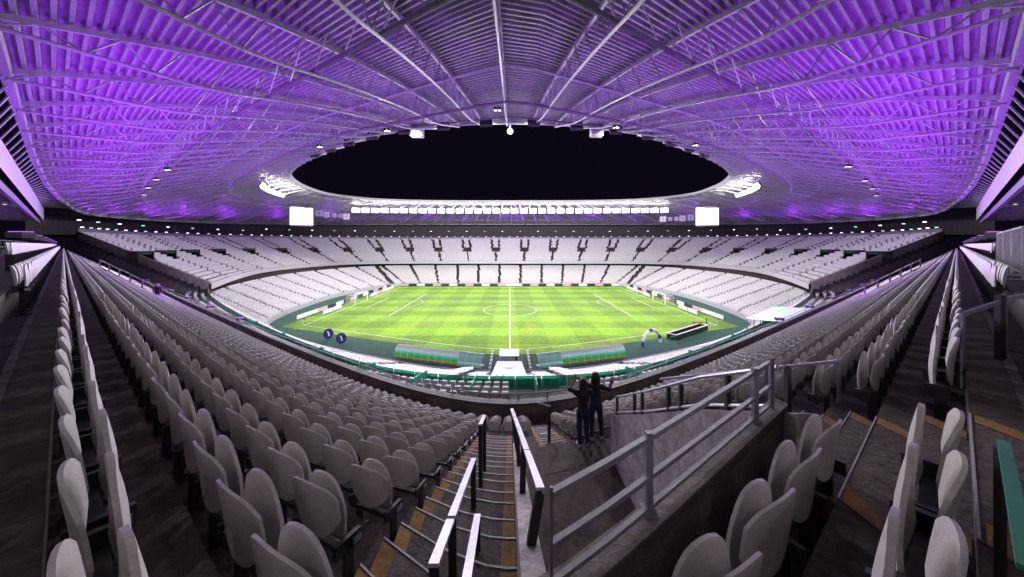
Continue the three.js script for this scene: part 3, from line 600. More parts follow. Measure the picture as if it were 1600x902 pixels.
const boltGeo = (() => { const m = new MB(); m.box(-0.268, -0.256, 0.4, 0.44, 0.05, 0.11); return m.geo(); })();
const seatLow = (() => {
  const lowGeo = (pts, zb, bend, th) => { const m = new MB(); for (let v = 0; v + 1 < pts.length; v++) for (let u = 0; u < 2; u++) { const c = (i, k, back) => { const s = i - 1, [hw, y] = pts[k]; return V(s * hw, y, zb(y) + bend * s * s - (back ? th : 0)); }; m.quad(c(u, v), c(u + 1, v), c(u + 1, v + 1), c(u, v + 1)).quad(c(u + 1, v, 1), c(u, v, 1), c(u, v + 1, 1), c(u + 1, v + 1, 1)); if (v === pts.length - 2) m.quad(c(u, v + 1), c(u + 1, v + 1), c(u + 1, v + 1, 1), c(u, v + 1, 1)); } return m.geo(); };
  const a = lowGeo([[0.1, 0.445], [0.192, 0.55], [0.224, 0.71], [0.2, 0.777], [0.09, 0.8]], (y) => -0.03 - 0.2 * (y - 0.44) ** 1.6, 0.026, 0.016), b = lowGeo([[0.15, 0.4], [0.192, 0.55], [0.179, 0.69], [0.106, 0.783], [0.045, 0.798]], (y) => 0.08 - 0.12 * (y - 0.38) ** 2, -0.022, 0.02);
  const f = new MB().box(-0.255, -0.225, 0, 0.46, -0.05, 0.1).geo();
  const paint = (g, c) => { const n = g.attributes.position.count, k = new Float32Array(n * 3); for (let i = 0; i < n * 3; i++) k[i] = c[i % 3]; g.setAttribute('color', new THREE.BufferAttribute(k, 3)); return g; };
  return mergeGeometries([paint(a, [0.62, 0.605, 0.595]), paint(b, [0.62, 0.605, 0.595]), paint(f, [0.02, 0.02, 0.022])]);
})();
const W0 = [-34, 33.1], W1 = [-48, 40.4];
const nearTunnel = (X, d) => { const x = Math.abs(X), ux = 14, ud = 7.3, L = Math.hypot(ux, ud), t = ((x - 34) * ux + (d - 33.1) * ud) / (L * L), off = ((x - 34) * ud - (d - 33.1) * ux) / L; return t > -0.02 && t < 1.05 && off > -1.6 && off < 0.6; };
const seatList = [];
function seatRow(k, x0, x1, block, from) {           // walk outwards from x0
  let X = x0, n = 0; const sg = Math.sign(x1 - x0), step = 0.53;
  for (let guard = 0; guard < 400; guard++) {
    const e = 0.01, d = rowD(k, X), sl = (rowD(k, X + e) - rowD(k, X - e)) / (2 * e), l = Math.hypot(1, sl), turn = Math.atan(sl) * lerp(0.5, 1, Math.min(1, Math.max(0, (Math.abs(X) / Math.max(0.3, d) - 0.25) / 0.85))), nx = -Math.sin(turn), nd = Math.cos(turn);   // the seats beside the middle stairs are set in echelon
    if ((x1 - X) * sg < 0.1) break;
    n++;
    if (!nearTunnel(X, d)) seatList.push({ k, X, d, nx, nd, n, block, from });
    X += (sg * step) / l;
  }
}
for (let k = -4; k <= 12; k++) {
  const E = wingEnd(cOf(k)) - 1;
  if (k <= -3) { seatRow(k, -8 - (k === -4 ? 6 : 0), -E, 'left', 'gap'); seatRow(k, 8 + (k === -4 ? 12 : 0), E, 'right', 'gap'); continue; }
  seatRow(k, k === -2 ? -0.98 : k === -1 ? -0.85 : k >= 10 ? 0.5 : -1.27, -E, 'left', 'stairs');
  if (k === -2) seatRow(k, 1.9, 0.85, 'corner', 'side stairs');
  if (k === -1) seatRow(k, 2.02, 0.5, 'corner', 'side stairs');
  seatRow(k, k === 6 ? 3.4 : k > 6 ? 1.85 : sideStair(k + 0.1)[1] + 0.25, E, 'right', 'stairs');
}
{
  const view = (s) => { const x = (s.X / s.d) * 540 + 797, y = 382 + (topH(s.k) / s.d) * 540; return s.d > 0.3 && x > -30 && x < 1630 && y < 940; };
  seatList.forEach((s) => { s.size = view(s) ? 1 / Math.hypot(s.X, s.d, topH(s.k)) : 0; });
  const order = seatList.slice().sort((a, b) => b.size - a.size), big = new Set(order.slice(0, 300));
  const rows = (k) => ord(k + 3);
  const rest = [];
  for (const s of seatList) {
    const h = floorH(s.k), a = Math.atan2(s.nx, -s.nd);
    if (!big.has(s)) { rest.push(seatMatrix(s.X, s.d, h, s.nx, s.nd, 1)); continue; }
    const where = s.block === 'left' ? (s.k >= 10 ? 'front block' : 'left block') : s.block === 'corner' ? 'tunnel block' : 'right block';
    const g = thing('stadium_seat', s.k < -2 ? `grey tip-up seat, ${ord(s.n)} in the ${s.block} platform's ${s.k === -3 ? 'front' : 'rear'} row` : `grey tip-up seat, ${ord(s.n)} from the stairs, ${rows(s.k)} row down from the camera, ${where}`, 'seat', P(s.X, s.d, h), 'tip-up seats of the near stand');
    g.rotation.y = a + (rnd() - 0.5) * 0.05;
    const sm = M.seatAged[Math.floor(rnd() * 4)]; partLocal('backrest', backGeo, sm, g).rotation.x = (rnd() - 0.5) * 0.03; const pan = partLocal('seat_pan', panGeo, sm, g); pan.rotation.x = (rnd() - 0.5) * 0.03;
    const fr = partLocal('frame', frameGeo, M.black, g); partLocal('bolt', boltGeo, M.bolt, fr);
  }
  instanced('near_stand_seats', seatLow, M.seatFar, rest, 'grey tip-up seats filling the two wings of the near stand', 'seats');
}
// tunnel walls out on the wings
for (const sg of [-1, 1]) {
  const t = thing('tunnel_wall', sg < 0 ? 'pale sloping tunnel wall with dark posts out on the left wing' : 'pale sloping tunnel wall with dark posts out on the right wing', 'wall', P(34 * sg, 33.1, 6.3));
  const pt = (f, h) => P(sg * lerp(34, 48, f), lerp(33.1, 40.4, f), h), hA = 4.75, hB = 2.55;
  part('wall_panel', new MB().hexa([pt(0, 6.3), pt(1, 4.2), pt(1, 4.2).add(V(0, 0, -0.3)), pt(0, 6.3).add(V(0, 0, -0.3)), pt(0, hA), pt(1, hB), pt(1, hB).add(V(0, 0, -0.3)), pt(0, hA).add(V(0, 0, -0.3))]).geo(1.4), M.concrete, t);
  const rl = new MB();
  for (let i = 0; i <= 5; i++) { const f = i / 5, h = lerp(hA, hB, f); part('post', new MB().bar(pt(f, h + 0.05), pt(f, h - 0.8), 0.09, 0.09).geo(), M.black, t); }
  rl.tube(pt(0, hA - 0.75), pt(1, hB - 0.75), 0.04, 5); part('hand_rail', rl.geo(), M.rail, t);
}

// ------------------------------------------------------------------ railings round the tunnel and the stairs
{
  // steel railing on the curved coping
  const t = thing('tunnel_railing', 'steel three-rail railing on the curved coping of the tunnel', 'railing', P(1.2, 2.2, 1.44));
  const at2 = (X, h) => P(X, rowD(-0.08, X), h), Xs = [0.17, 0.45, 0.74, 1.1, 1.5, 1.9, 2.3];
  for (const [drop, w, th] of [[1.03, 0.03, 0.028], [1.24, 0.028, 0.026], [1.4, 0.026, 0.022]]) for (let i = 0; i + 1 < Xs.length; i++) part(drop < 1.1 ? 'top_rail' : drop < 1.3 ? 'mid_rail' : 'bottom_rail', new MB().bar(at2(Xs[i], drop), at2(Xs[i + 1], drop), w, th).geo(), M.rail, t);
  for (const [X, w] of [[0.17, 0.014], [0.74, 0.034], [1.98, 0.04], [2.3, 0.03]]) part('post', new MB().bar(at2(X, 1.44), at2(X, 1.0), w, w).geo(), M.rail, t);
  for (const X of [0.74, 1.98]) part('base_plate', new MB().bar(at2(X, 1.43), at2(X, 1.415), 0.09, 0.07).geo(), M.rail, t);
  // pale tubular rail along the tunnel's right wall
  const r = thing('wall_railing', 'white tubular railing on top of the pale tunnel side wall', 'railing', P(2.5, 5.5, 3));
  const wl = [[8.1, 4.0], [6.2, 3.05], [4.5, 2.15], [3.2, 1.56]], q = (d, h) => P(2.48, d, h);
  for (let i = 0; i + 1 < wl.length; i++) { part('top_rail', new MB().tube(q(wl[i][0], wl[i][1] - 0.42), q(wl[i + 1][0], wl[i + 1][1] - 0.42), 0.022).geo(), M.plate, r); part('bottom_rail', new MB().tube(q(wl[i][0], wl[i][1] - 0.06), q(wl[i + 1][0], wl[i + 1][1] - 0.06), 0.02).geo(), M.plate, r); }
  for (const f of [0.02, 0.25, 0.33, 0.55, 0.63, 0.85, 0.98]) { const d = lerp(8.1, 3.2, f), h = lerp(4.0, 1.56, f); part('post', new MB().bar(q(d, h), q(d, h - 0.44), 0.05, 0.05).geo(), M.black, r); }
  // gate-like railing across the side stairs
  const g = thing('stair_railing', 'slim steel railing panel standing beyond the side stairs', 'railing', P(4.0, 5.2, 3.6));
  const a = P(3.98, 4.5, 2.45), b = P(4.12, 5.1, 2.75), c2 = P(2.62, 5.9, 2.95);
  part('top_rail', new MB().tube(P(2.7, 6.2, 2.42), P(4.0, 4.2, 1.42), 0.022).geo(), M.plate, g); part('bottom_rail', new MB().bar(P(2.7, 6.2, 3.3), P(4.0, 4.2, 2.3), 0.05, 0.04).geo(), M.plate, g);
  part('post', new MB().bar(P(4.0, 4.2, 2.36), P(4.0, 4.2, 1.4), 0.03, 0.03).geo(), M.rail, g); part('post', new MB().bar(P(3.72, 4.63, 2.55), P(3.72, 4.63, 1.62), 0.07, 0.05).geo(), M.black, g);
  // rail on the wall beside the central stairs
  const s = thing('wall_handrail', 'pale flat handrail on the wall right of the central stairs', 'handrail', P(0.15, 4, 2.4));
  const hr = (f) => P(lerp(0.2, 0.03, f), lerp(2.25, 6.3, f), lerp(1.6, 3.0, f));
  for (let i = 0; i < 4; i++) part('rail_plate', new MB().bar(hr(i / 4 + 0.004), hr((i + 1) / 4 - 0.004), 0.055, 0.02).geo(), M.plate, s);
  for (const f of [0.01, 0.34, 0.67, 0.98]) { const p = hr(f); part('post', new MB().bar(p.clone().add(V(0, -0.02, 0)), P(0.13, -p.z, floorLin(-p.z) - 0.29), 0.05, 0.06).geo(), M.black, s); }
  // low rails in the middle of the central stairs
  const mk = (label, X0, d0, h0, X1, d1, h1, posts, cuts) => {
    const m = thing('stair_handrail', label, 'handrail', P((X0 + X1) / 2, (d0 + d1) / 2, h0 + 0.6)), f = (u) => P(lerp(X0, X1, u), lerp(d0, d1, u), lerp(h0, h1, u));
    for (let i = 0; i + 1 < cuts.length; i++) part('rail_plate', new MB().bar(f(cuts[i] + 0.012), f(cuts[i + 1] - 0.012), 0.06, 0.02).geo(), M.plate, m);
    for (const u of posts) { const p = f(u); part('post', new MB().bar(p, P(p.x, -p.z + 0.02, floorLin(-p.z) + 0.25), 0.045, 0.06).geo(), M.black, m); }
    return m;
  };
  mk('long pale flat handrail in the middle of the central stairs', -0.44, 1.95, 1.83, -0.45, 4.3, 2.66, [0.03, 0.3, 0.97], [0, 0.27, 1]);
  mk('short pale handrail lower on the central stairs', -0.45, 5.2, 2.72, -0.45, 6.1, 3.02, [0.05, 0.95], [0, 1]);
  mk('knee-high pale rail beside the long central handrail', -0.27, 1.9, 2.02, -0.3, 3.2, 2.5, [0.04, 0.95], [0, 1]);
  const e = thing('landing_rail', 'small rail with dark post beside the tunnel landing steps', 'handrail', P(1.1, 10, 6.4));
  part('rail_plate', new MB().bar(P(0.72, 9.0, 4.12), P(1.05, 9.3, 4.35), 0.06, 0.03).geo(), M.plate, e); part('post', new MB().bar(P(1.05, 9.3, 5.5), P(1.05, 9.3, 4.35), 0.08, 0.08).geo(), M.black, e); part('foot_rail', new MB().bar(P(0.75, 8.9, 4.9), P(1.0, 9.3, 5.1), 0.05, 0.04).geo(), M.plate, e);
  // gate frame at the right edge
  const k = thing('gate_frame', 'dark steel gate frame with double post at the right edge', 'gate', P(4.6, 3.3, 1.54));
  const G0 = (h) => P(4.22, 3.22, h), G1 = (h) => P(4.85, 3.42, h), G2 = (h) => P(4.93, 3.45, h);
  part('top_rail', new MB().bar(G0(0.65), G1(0.57), 0.03, 0.035).geo(), M.rail, k); part('bottom_rail', new MB().bar(G0(1.32), G1(1.32), 0.03, 0.05).geo(), M.rail, k);
  part('post', new MB().bar(G0(1.34), G0(0.64), 0.022, 0.022).geo(), M.rail, k); part('post', new MB().bar(G1(1.54), G1(0.5), 0.05, 0.05).geo(), M.black, k); part('post', new MB().bar(G2(1.54), G2(0.52), 0.035, 0.035).geo(), M.rail, k);
  part('base_plate', new MB().bar(P(4.7, 3.36, 1.53), P(5.05, 3.5, 1.53), 0.12, 0.02).geo(), M.black, k); part('side_rail', new MB().bar(G2(0.55), P(6.2, 3.9, 0.5), 0.03, 0.035).geo(), M.rail, k); part('side_rail', new MB().bar(G2(1.3), P(6.2, 3.9, 1.2), 0.03, 0.05).geo(), M.rail, k);
  // handrail in the corner; green light on its plate is put into the colour
  const gr = thing('green_handrail', 'flat handrail in the lower right corner, green light painted into its colour', 'handrail', P(1.4, 0.9, 1.54));
  part('rail_plate', new MB().bar(P(1.7, 1.19, 0.68), P(1.05, 0.7, 0.66), 0.028, 0.012).geo(), M.greenLitRail, gr); part('post', new MB().bar(P(1.66, 1.17, 1.54), P(1.66, 1.17, 0.69), 0.02, 0.02).geo(), M.black, gr);
}
// crowd barriers on the platform at the right edge
for (let i = 0; i < 3; i++) {
  const dir = V(0.791, 0, -0.6115), o = P(10.0, -1.0 + COT * 10.0, floorH(-4)).addScaledVector(dir, i * 2.35), L = 2.25;
  const t = thing('crowd_barrier', ['galvanised crowd barrier at the right edge, nearest of three', 'middle one of three galvanised crowd barriers on the right', 'farthest of three galvanised crowd barriers on the right'][i], 'barrier', o, 'crowd barriers on the platform');
  const q = (u, y) => o.clone().addScaledVector(dir, u).add(V(0, y, 0));
  part('frame', new MB().path([q(0, 0.06), q(0, 1.08), q(L, 1.08), q(L, 0.06)], 0.024).tube(q(0, 0.18), q(L, 0.18), 0.02).geo(), M.steel, t);
  for (let u = 0.11; u < L; u += 0.11) part('bar', new MB().tube(q(u, 0.18), q(u, 1.08), 0.009, 5).geo(), M.steel, t);
  const n = V(-0.6115, 0, -0.791);
  for (const u of [0.35, 1.9]) part('foot', new MB().tube(q(u, 0.03).addScaledVector(n, -0.35), q(u, 0.03).addScaledVector(n, 0.4), 0.02).geo(), M.steel, t);
}
// tripods, platform rails and a flat slab out on the platforms
for (const [X, sg, lab] of [[34, -1, 'black camera tripod on the left platform, nearer the edge'], [44, -1, 'black camera tripod on the left platform, nearer the corner'], [40, 1, 'black camera tripod on the right platform']]) {
  const o = P(sg * X, -5.2 + COT * X, floorH(-4)), t = thing('tripod', lab, 'tripod', o, 'tripods on the platforms');
  for (let i = 0; i < 3; i++) { const a = i * 2.094 + 0.4; part('leg', new MB().tube(o.clone().add(V(Math.cos(a) * 0.55, 0, Math.sin(a) * 0.55)), o.clone().add(V(0, 1.5, 0)), 0.04, 5).geo(), M.black, t); }
  part('camera_head', new MB().box(o.x - 0.22, o.x + 0.22, o.y + 1.5, o.y + 1.85, o.z - 0.3, o.z + 0.3).geo(), M.black, t);
}
for (const sg of [-1, 1]) for (let i = 0; i < 2; i++) {
  const t = thing('platform_railing', (i ? 'rear' : 'front') + ' dark railing on the ' + (sg < 0 ? 'left' : 'right') + ' platform', 'railing', P(sg * 20, 12, floorH(-4)));
  const c = i ? -6.2 : -3.6, X0 = i ? 14 : 17, X1 = 62, pts = [], m = new MB();
  for (let X = X0; X <= X1; X += 3) pts.push(P(sg * X, c + COT * X, floorH(-4)));
  for (const y of [0.55, 1.05]) for (let j = 0; j + 1 < pts.length; j++) m.tube(pts[j].clone().add(V(0, y, 0)), pts[j + 1].clone().add(V(0, y, 0)), 0.03, 5);
  part('rails', m.geo(), M.rail, t);
  for (const p of pts) part('post', new MB().bar(p, p.clone().add(V(0, 1.1, 0)), 0.06, 0.06).geo(), M.black, t);
}

// ------------------------------------------------------------------ lamps
function lampBox(name, label, group, p, target, w, h, dp, lens, glowName = 'lamp_lens') {
  const t = thing(name, label, 'floodlight', p, group), m = new THREE.Matrix4().lookAt(target, p, V(0, 1, 0)), q = new THREE.Quaternion().setFromRotationMatrix(m);
  t.quaternion.copy(q);                              // local +z looks at the target
  partLocal('housing', new MB().box(-w / 2, w / 2, -h / 2, h / 2, -dp, 0).geo(), M.dark, t);
  partLocal(glowName, new MB().box(-w * 0.46, w * 0.46, -h * 0.44, h * 0.44, 0.002, 0.03).geo(), lens, t);
  partLocal('bracket', new MB().box(-0.06, 0.06, h / 2, h / 2 + 0.9, -dp * 0.7, -dp * 0.4).geo(), M.steel, t);
  return t;
}
function rectLight(p, target, w, h, intensity, color) {
  const l = new THREE.RectAreaLight(color, intensity, w, h); l.position.copy(p); l.lookAt(target); l.name = 'floodlight_beam'; scene.add(l); return l;
}
const white = rgb(1, 0.96, 0.97);
{
  const aim = V(0, 0, -78), spot = (X) => P(X, 151 - 0.0006 * X * X * 1.2, -14.6);
  const lamp = (label, group, p, target, w, h, dp, power, lens) => { lampBox('floodlight', label, group, p, target, w, h, dp, lens); const n = target.clone().sub(p).normalize(); if (power < 1000) rectLight(p.clone().addScaledVector(n, 0.06), target, w * 0.9, h * 0.86, power, white); else { const l = new THREE.SpotLight(white, power, 0, 1.0, 0.9, 2); l.position.copy(p).addScaledVector(n, 0.2); l.target.position.copy(target); l.castShadow = true; l.shadow.radius = 20; l.name = 'floodlight_beam'; scene.add(l, l.target); } };
  for (let i = 0; i < 34; i++) { const X = -66 + i * 4; lamp('dazzling white floodlight in the long bank under the far roof edge', 'floodlights of the far bank', spot(X), V(X * 0.45, 0, -72), 3.3, 2.2, 0.5, POWER.bank, M.lens); }
  for (const sg of [-1, 1]) {
    const th0 = Math.atan2(-sg * 68, 95 - 96);
    for (let i = 0; i < 9; i++) lamp(sg < 0 ? 'white floodlight in the cluster at the left end of the roof opening' : 'white floodlight in the cluster at the right end of the roof opening', sg < 0 ? 'floodlights of the left cluster' : 'floodlights of the right cluster', roofAt(th0 + sg * (i - 4) * -0.035, 0.86, 1.9), V(0, 2, -95), 1.9, 1.2, 0.4, POWER.side, M.lens);
    // lamps along the camera's side of the opening; they face the pitch
    for (let i = 0; i < 7; i++) { const p = roofAt(sg * (0.06 + i * 0.115), 0.9, 1.6); lamp(`${ord(i + 1)} floodlight ${sg > 0 ? 'left' : 'right'} of the middle on the near roof edge, facing the pitch`, 'floodlights of the near edge', p, V(p.x * 0.7, 0, -118), 1.6, 1.0, 0.5, POWER.near, M.lensSmall); }
  }
}
{ // purple up-lights: upper concourse; parapet and platform ones added to tint fascia and roof
  const purple = rgb(0.3, 0.02, 0.86);
  const count = new Map(), up = (p, target, f, where) => {
    const side = p.x < 0 ? 'left' : 'right', n = (count.get(side + where) ?? 0) + 1; count.set(side + where, n);
    const l = new THREE.SpotLight(purple, POWER.purple * f, 0, 1.05, 0.95, 2); l.position.copy(p); l.target.position.copy(target); l.castShadow = true; l.shadow.radius = 8; l.name = 'purple_uplight_beam'; scene.add(l, l.target);
    const t = thing('purple_uplight', `${ord(n)} small violet up-light on the ${side} ${where}, counted from the near end`, 'uplight', p.clone().add(V(0, -0.25, 0)), 'violet up-lights below the roof');
    partLocal('housing', new MB().box(-0.3, 0.3, -0.1, 0.1, -0.2, 0.2).geo(), M.black, t); partLocal('lamp_lens', new MB().box(-0.26, 0.26, 0.102, 0.13, -0.16, 0.16).geo(), M.lensPurple, t);
  };
  for (const sg of [-1, 1]) {
    for (const X of [24, 32, 40, 49, 58, 67]) { const d = 11.9 + Math.sqrt(3.55 ** 2 + (COT * X) ** 2), th = Math.atan2(-sg * X, 95 - d); up(P(sg * X, d, 6.4), P(sg * (X + 5), -3.16 + COT * (X + 5), -6.6), 0.34, 'front parapet, added'); }
    for (const X of [18, 25, 32, 40, 48, 57, 67, 78]) { const d = -1.2 + COT * X, th = Math.atan2(-sg * X, 95 - d); up(P(sg * X, d, -0.6), roofAt(th, X < 30 ? 0.5 : 0.66), X < 20 ? 0.3 : 0.42, 'top platform edge, added'); }
    for (let i = 0; i < 11; i++) { const k = 6 + i * 9, [x, d] = at(U0, U1, 1.03)[k], th = Math.atan2(-sg * Math.abs(x), 95 - d); up(P(sg * Math.abs(x), d, -4.1), roofAt(th, 0.78), 0.62, 'upper tier rim'); }
  }
}
{ // down-lights under the gallery soffit
  const warm = rgb(1, 0.94, 0.97); let n = 0;
  for (const X of [-58, -44, -31, -20, -11, -4, 4, 11, 20, 31, 44, 58]) {
    const d = -5.2 + COT * Math.abs(X), p = P(X, d, -4.62);
    const t = thing('down_light', `${ord(++n)} round downlight from the left under the gallery`, 'lamp', p, 'downlights under the gallery');
    partLocal('lamp_lens', new THREE.CylinderGeometry(0.16, 0.16, 0.06, 16), M.lensSmall, t); partLocal('rim', new THREE.TorusGeometry(0.18, 0.03, 6, 18).rotateX(Math.PI / 2), M.black, t);
    const l = new THREE.SpotLight(warm, POWER.down * (Math.abs(X) < 15 ? 1 : 0.9), 0, 1.35, 0.7, 2); l.position.copy(p).add(V(0, -0.06, 0)); l.target.position.set(X * 0.85, EYE - 4, -d - 6); l.castShadow = true; l.shadow.radius = 7; l.name = 'down_light_beam'; scene.add(l, l.target);
  }
}
{ // rows of small concourse lamps under the roof edge
  const R = at(U0, U1, 1.01), R2 = at(U0, U1, 1.1), c = cum(R), n = R.length - 1;
  const p = (S, s) => { let k = 0; while (k < n - 1 && c[k + 1] < s) k++; const f = (s - c[k]) / (c[k + 1] - c[k]); return [lerp(S[k][0], S[k + 1][0], f), lerp(S[k][1], S[k + 1][1], f)]; };
  let i = 0;
  for (let s = 2; s < c[n] - 2; s += 4.1, i++) { const [x, d] = p(R, s), q = P(x, d, -4.05); single('concourse_lamp', new MB().box(q.x - 0.32, q.x + 0.32, q.y - 0.1, q.y + 0.1, q.z - 0.12, q.z + 0.12).geo(), i % 3 === 1 ? M.lensTeal : M.lensSmall, i % 3 === 1 ? 'tiny teal lamp on the rim above the upper tier' : 'tiny white lamp on the rim above the upper tier', 'lamp', i % 3 === 1 ? 'teal lamps of the upper rim' : 'white lamps of the upper rim'); }
  i = 0;
  for (let s = 5; s < c[n] - 4; s += 9.3, i++) { const [x, d] = p(R2, s), q = P(x, d, -6.0 - (d > 150 ? 0.9 : 0)); single('recess_lamp', new MB().box(q.x - 0.4, q.x + 0.4, q.y - 0.12, q.y + 0.12, q.z - 0.12, q.z + 0.12).geo(), i % 2 ? M.lensTeal : M.lensSmall, i % 2 ? 'dim teal lamp in the recess behind the upper tier' : 'dim white lamp in the recess behind the upper tier', 'lamp', i % 2 ? 'teal lamps of the recess' : 'white lamps of the recess'); }
}
// spot heads on the ring trusses
[[-0.62, 0.3], [-0.2, 0.69], [0.02, 0.69], [0.24, 0.69], [0.66, 0.3], [0.8, 0.3], [0.95, 0.3], [1.1, 0.3], [-0.82, 0.3], [-0.97, 0.3], [-1.12, 0.3], [0.45, 0.69], [-0.43, 0.69]].sort((a, b) => b[0] - a[0]).forEach(([th, r], i) => {
  const p = roofAt(th, r, 2.75), t = thing('truss_spotlight', `${ord(i + 1)} small twin spotlight from the left under the ring trusses`, 'spotlight', p, 'twin spotlights on the trusses');
  { const l = new THREE.SpotLight(rgb(1, 0.93, 0.98), POWER.truss, 0, 1.1, 0.8, 2); l.position.copy(p).add(V(0, -0.32, 0)); l.target.position.set(p.x * 0.92, 8, p.z + (r > 0.5 ? 14 : 3)); l.castShadow = true; l.shadow.radius = 10; l.name = 'truss_spotlight_beam'; scene.add(l, l.target); }
  part('yoke', new MB().bar(p.clone().add(V(0, 0.5, 0)), p, 0.05, 0.05).geo(), M.black, t);
  for (const s of [-1, 1]) { const q = p.clone().add(V(s * 0.2, 0, 0)); const h = part('head', new MB().box(q.x - 0.15, q.x + 0.15, q.y - 0.28, q.y, q.z - 0.2, q.z + 0.2).geo(), M.black, t); part('lamp_lens', new MB().box(q.x - 0.12, q.x + 0.12, q.y - 0.3, q.y - 0.283, q.z - 0.15, q.z + 0.15).geo(), M.lensSmall, h); }
});
// loudspeaker boxes hanging at the near edge of the opening
[[-13.2, 'left of'], [12.2, 'right of']].forEach(([X, w]) => { const th = Math.atan2(-X, 44), p = roofAt(th, 0.985, 1.0), t = thing('hanging_speaker', `pale loudspeaker box hanging from the near roof edge ${w} the middle`, 'speaker', p, 'hanging loudspeakers'); part('cabinet', new MB().box(p.x - 0.8, p.x + 0.8, p.y - 0.75, p.y + 0.55, p.z - 0.6, p.z + 0.6).geo(), M.rail, t); part('side_panel', new MB().box(p.x + (X < 0 ? 0.8 : -0.92), p.x + (X < 0 ? 0.92 : -0.8), p.y - 0.7, p.y + 0.5, p.z - 0.5, p.z + 0.5).geo(), M.plate, t); });
{ const p = roofAt(0.0, 0.99, 0.6), t = thing('hanging_camera', 'white dome camera hanging from the middle of the near roof edge', 'camera', p); part('stem', new MB().tube(p.clone().add(V(0, 0.6, 0)), p.clone().add(V(0, -0.6, 0)), 0.12).geo(), M.white, t); const s = new THREE.SphereGeometry(0.42, 16, 12); s.translate(p.x, p.y - 0.9, p.z); part('dome', s, M.white, t); }

// ------------------------------------------------------------------ screens and banners under the far roof
for (const sg of [-1, 1]) {
  const c = P(sg < 0 ? -81.5 : 77, 135, -11.2), t = thing('video_screen', sg < 0 ? 'glowing white square video screen under the left roof' : 'glowing white square video screen under the right roof', 'screen', c.clone().add(V(0, -4, 0)), 'video screens');
  t.rotation.y = -sg * 0.42;
  partLocal('cabinet', new MB().box(-4.2, 4.2, -0.1, 7.6, -0.6, 0).geo(), M.dark, t);
  partLocal('screen_face', new MB().box(-3.95, 3.95, 0.35, 7.4, 0.002, 0.06).geo(), M.screen, t);
  partLocal('lower_trim', new MB().box(-3.9, 3.9, -0.05, 0.22, 0.002, 0.1).geo(), M.plate, t);
  for (const x of [-3, 3]) partLocal('hanger', new MB().bar(V(x, 7.6, -0.3), V(x, 9.2, -0.3), 0.15, 0.15).geo(), M.steel, t);
}
const canvasTex = (w, h, draw) => { const c = document.createElement('canvas'); c.width = w; c.height = h; draw(c.getContext('2d'), w, h); const t = new THREE.CanvasTexture(c); t.colorSpace = THREE.SRGBColorSpace; return t; };
const plane = (w, h) => new THREE.PlaneGeometry(w, h);
{
  const crest = (bg, fg) => canvasTex(64, 64, (g) => { g.fillStyle = bg; g.fillRect(0, 0, 64, 64); g.fillStyle = fg; g.beginPath(); g.ellipse(32, 30, 9, 11, 0, 0, 7); g.fill(); g.fillStyle = bg; g.fillRect(29, 22, 6, 16); g.fillStyle = fg; g.fillRect(24, 46, 16, 3); });
  const list = [[498.5, 333.3, 13, 8.5, 0, 'pale blue rectangular flag'], [510.5, 335.5, 8, 8.6, 0, 'small pale square flag'], [522.3, 336.5, 7, 7, 1, 'round pale pennant'], [531.5, 337.3, 7, 7, 1, 'round lilac pennant'], [541, 338.5, 10, 9, 0, 'white square flag'],
    [1036, 342.5, 10, 8.5, 0, 'white square flag'], [1047.3, 342.5, 7, 7, 1, 'round white pennant'], [1057, 342, 7, 7, 1, 'round lilac pennant'], [1066.5, 341.3, 9.5, 9, 0, 'pale square flag'], [1079.5, 340, 10, 9.5, 0, 'lilac square flag']];
  list.forEach(([x, y, w, h, round, what], i) => {
    const d = 150 - Math.abs(x - 797) * 0.03, p = P(((x - 797) / 540) * d, d, ((y - 382) / 540) * d), W = (w / 540) * d, H = (h / 540) * d, left = x < 797;
    const t = thing('hanging_flag', `${what} hanging ${left ? 'right of the left' : 'left of the right'} screen, ${ord((left ? i : 9 - i) + 1)} from it`, 'flag', p, 'flags hanging beside the screens');
    const m = mat(0xffffff, { roughness: 0.8, map: crest(['#cfd6f2', '#e6dcf0', '#e8d8f0', '#d8c4ea', '#f3f0f5'][left ? i : 9 - i], ['#5a6fae', '#a892b8', '#7a5a92', '#8d74a6', '#b9b2bf'][left ? i : 9 - i]) });
    partLocal('cloth', round ? new THREE.CylinderGeometry(W / 2, W / 2, 0.05, 8).rotateX(Math.PI / 2) : new THREE.BoxGeometry(W, H, 0.05), m, t);
    partLocal('hanger', new MB().bar(V(0, H / 2, 0), V(0, H / 2 + 1.6, 0), 0.04, 0.04).geo(), M.dark, t);
  });
}
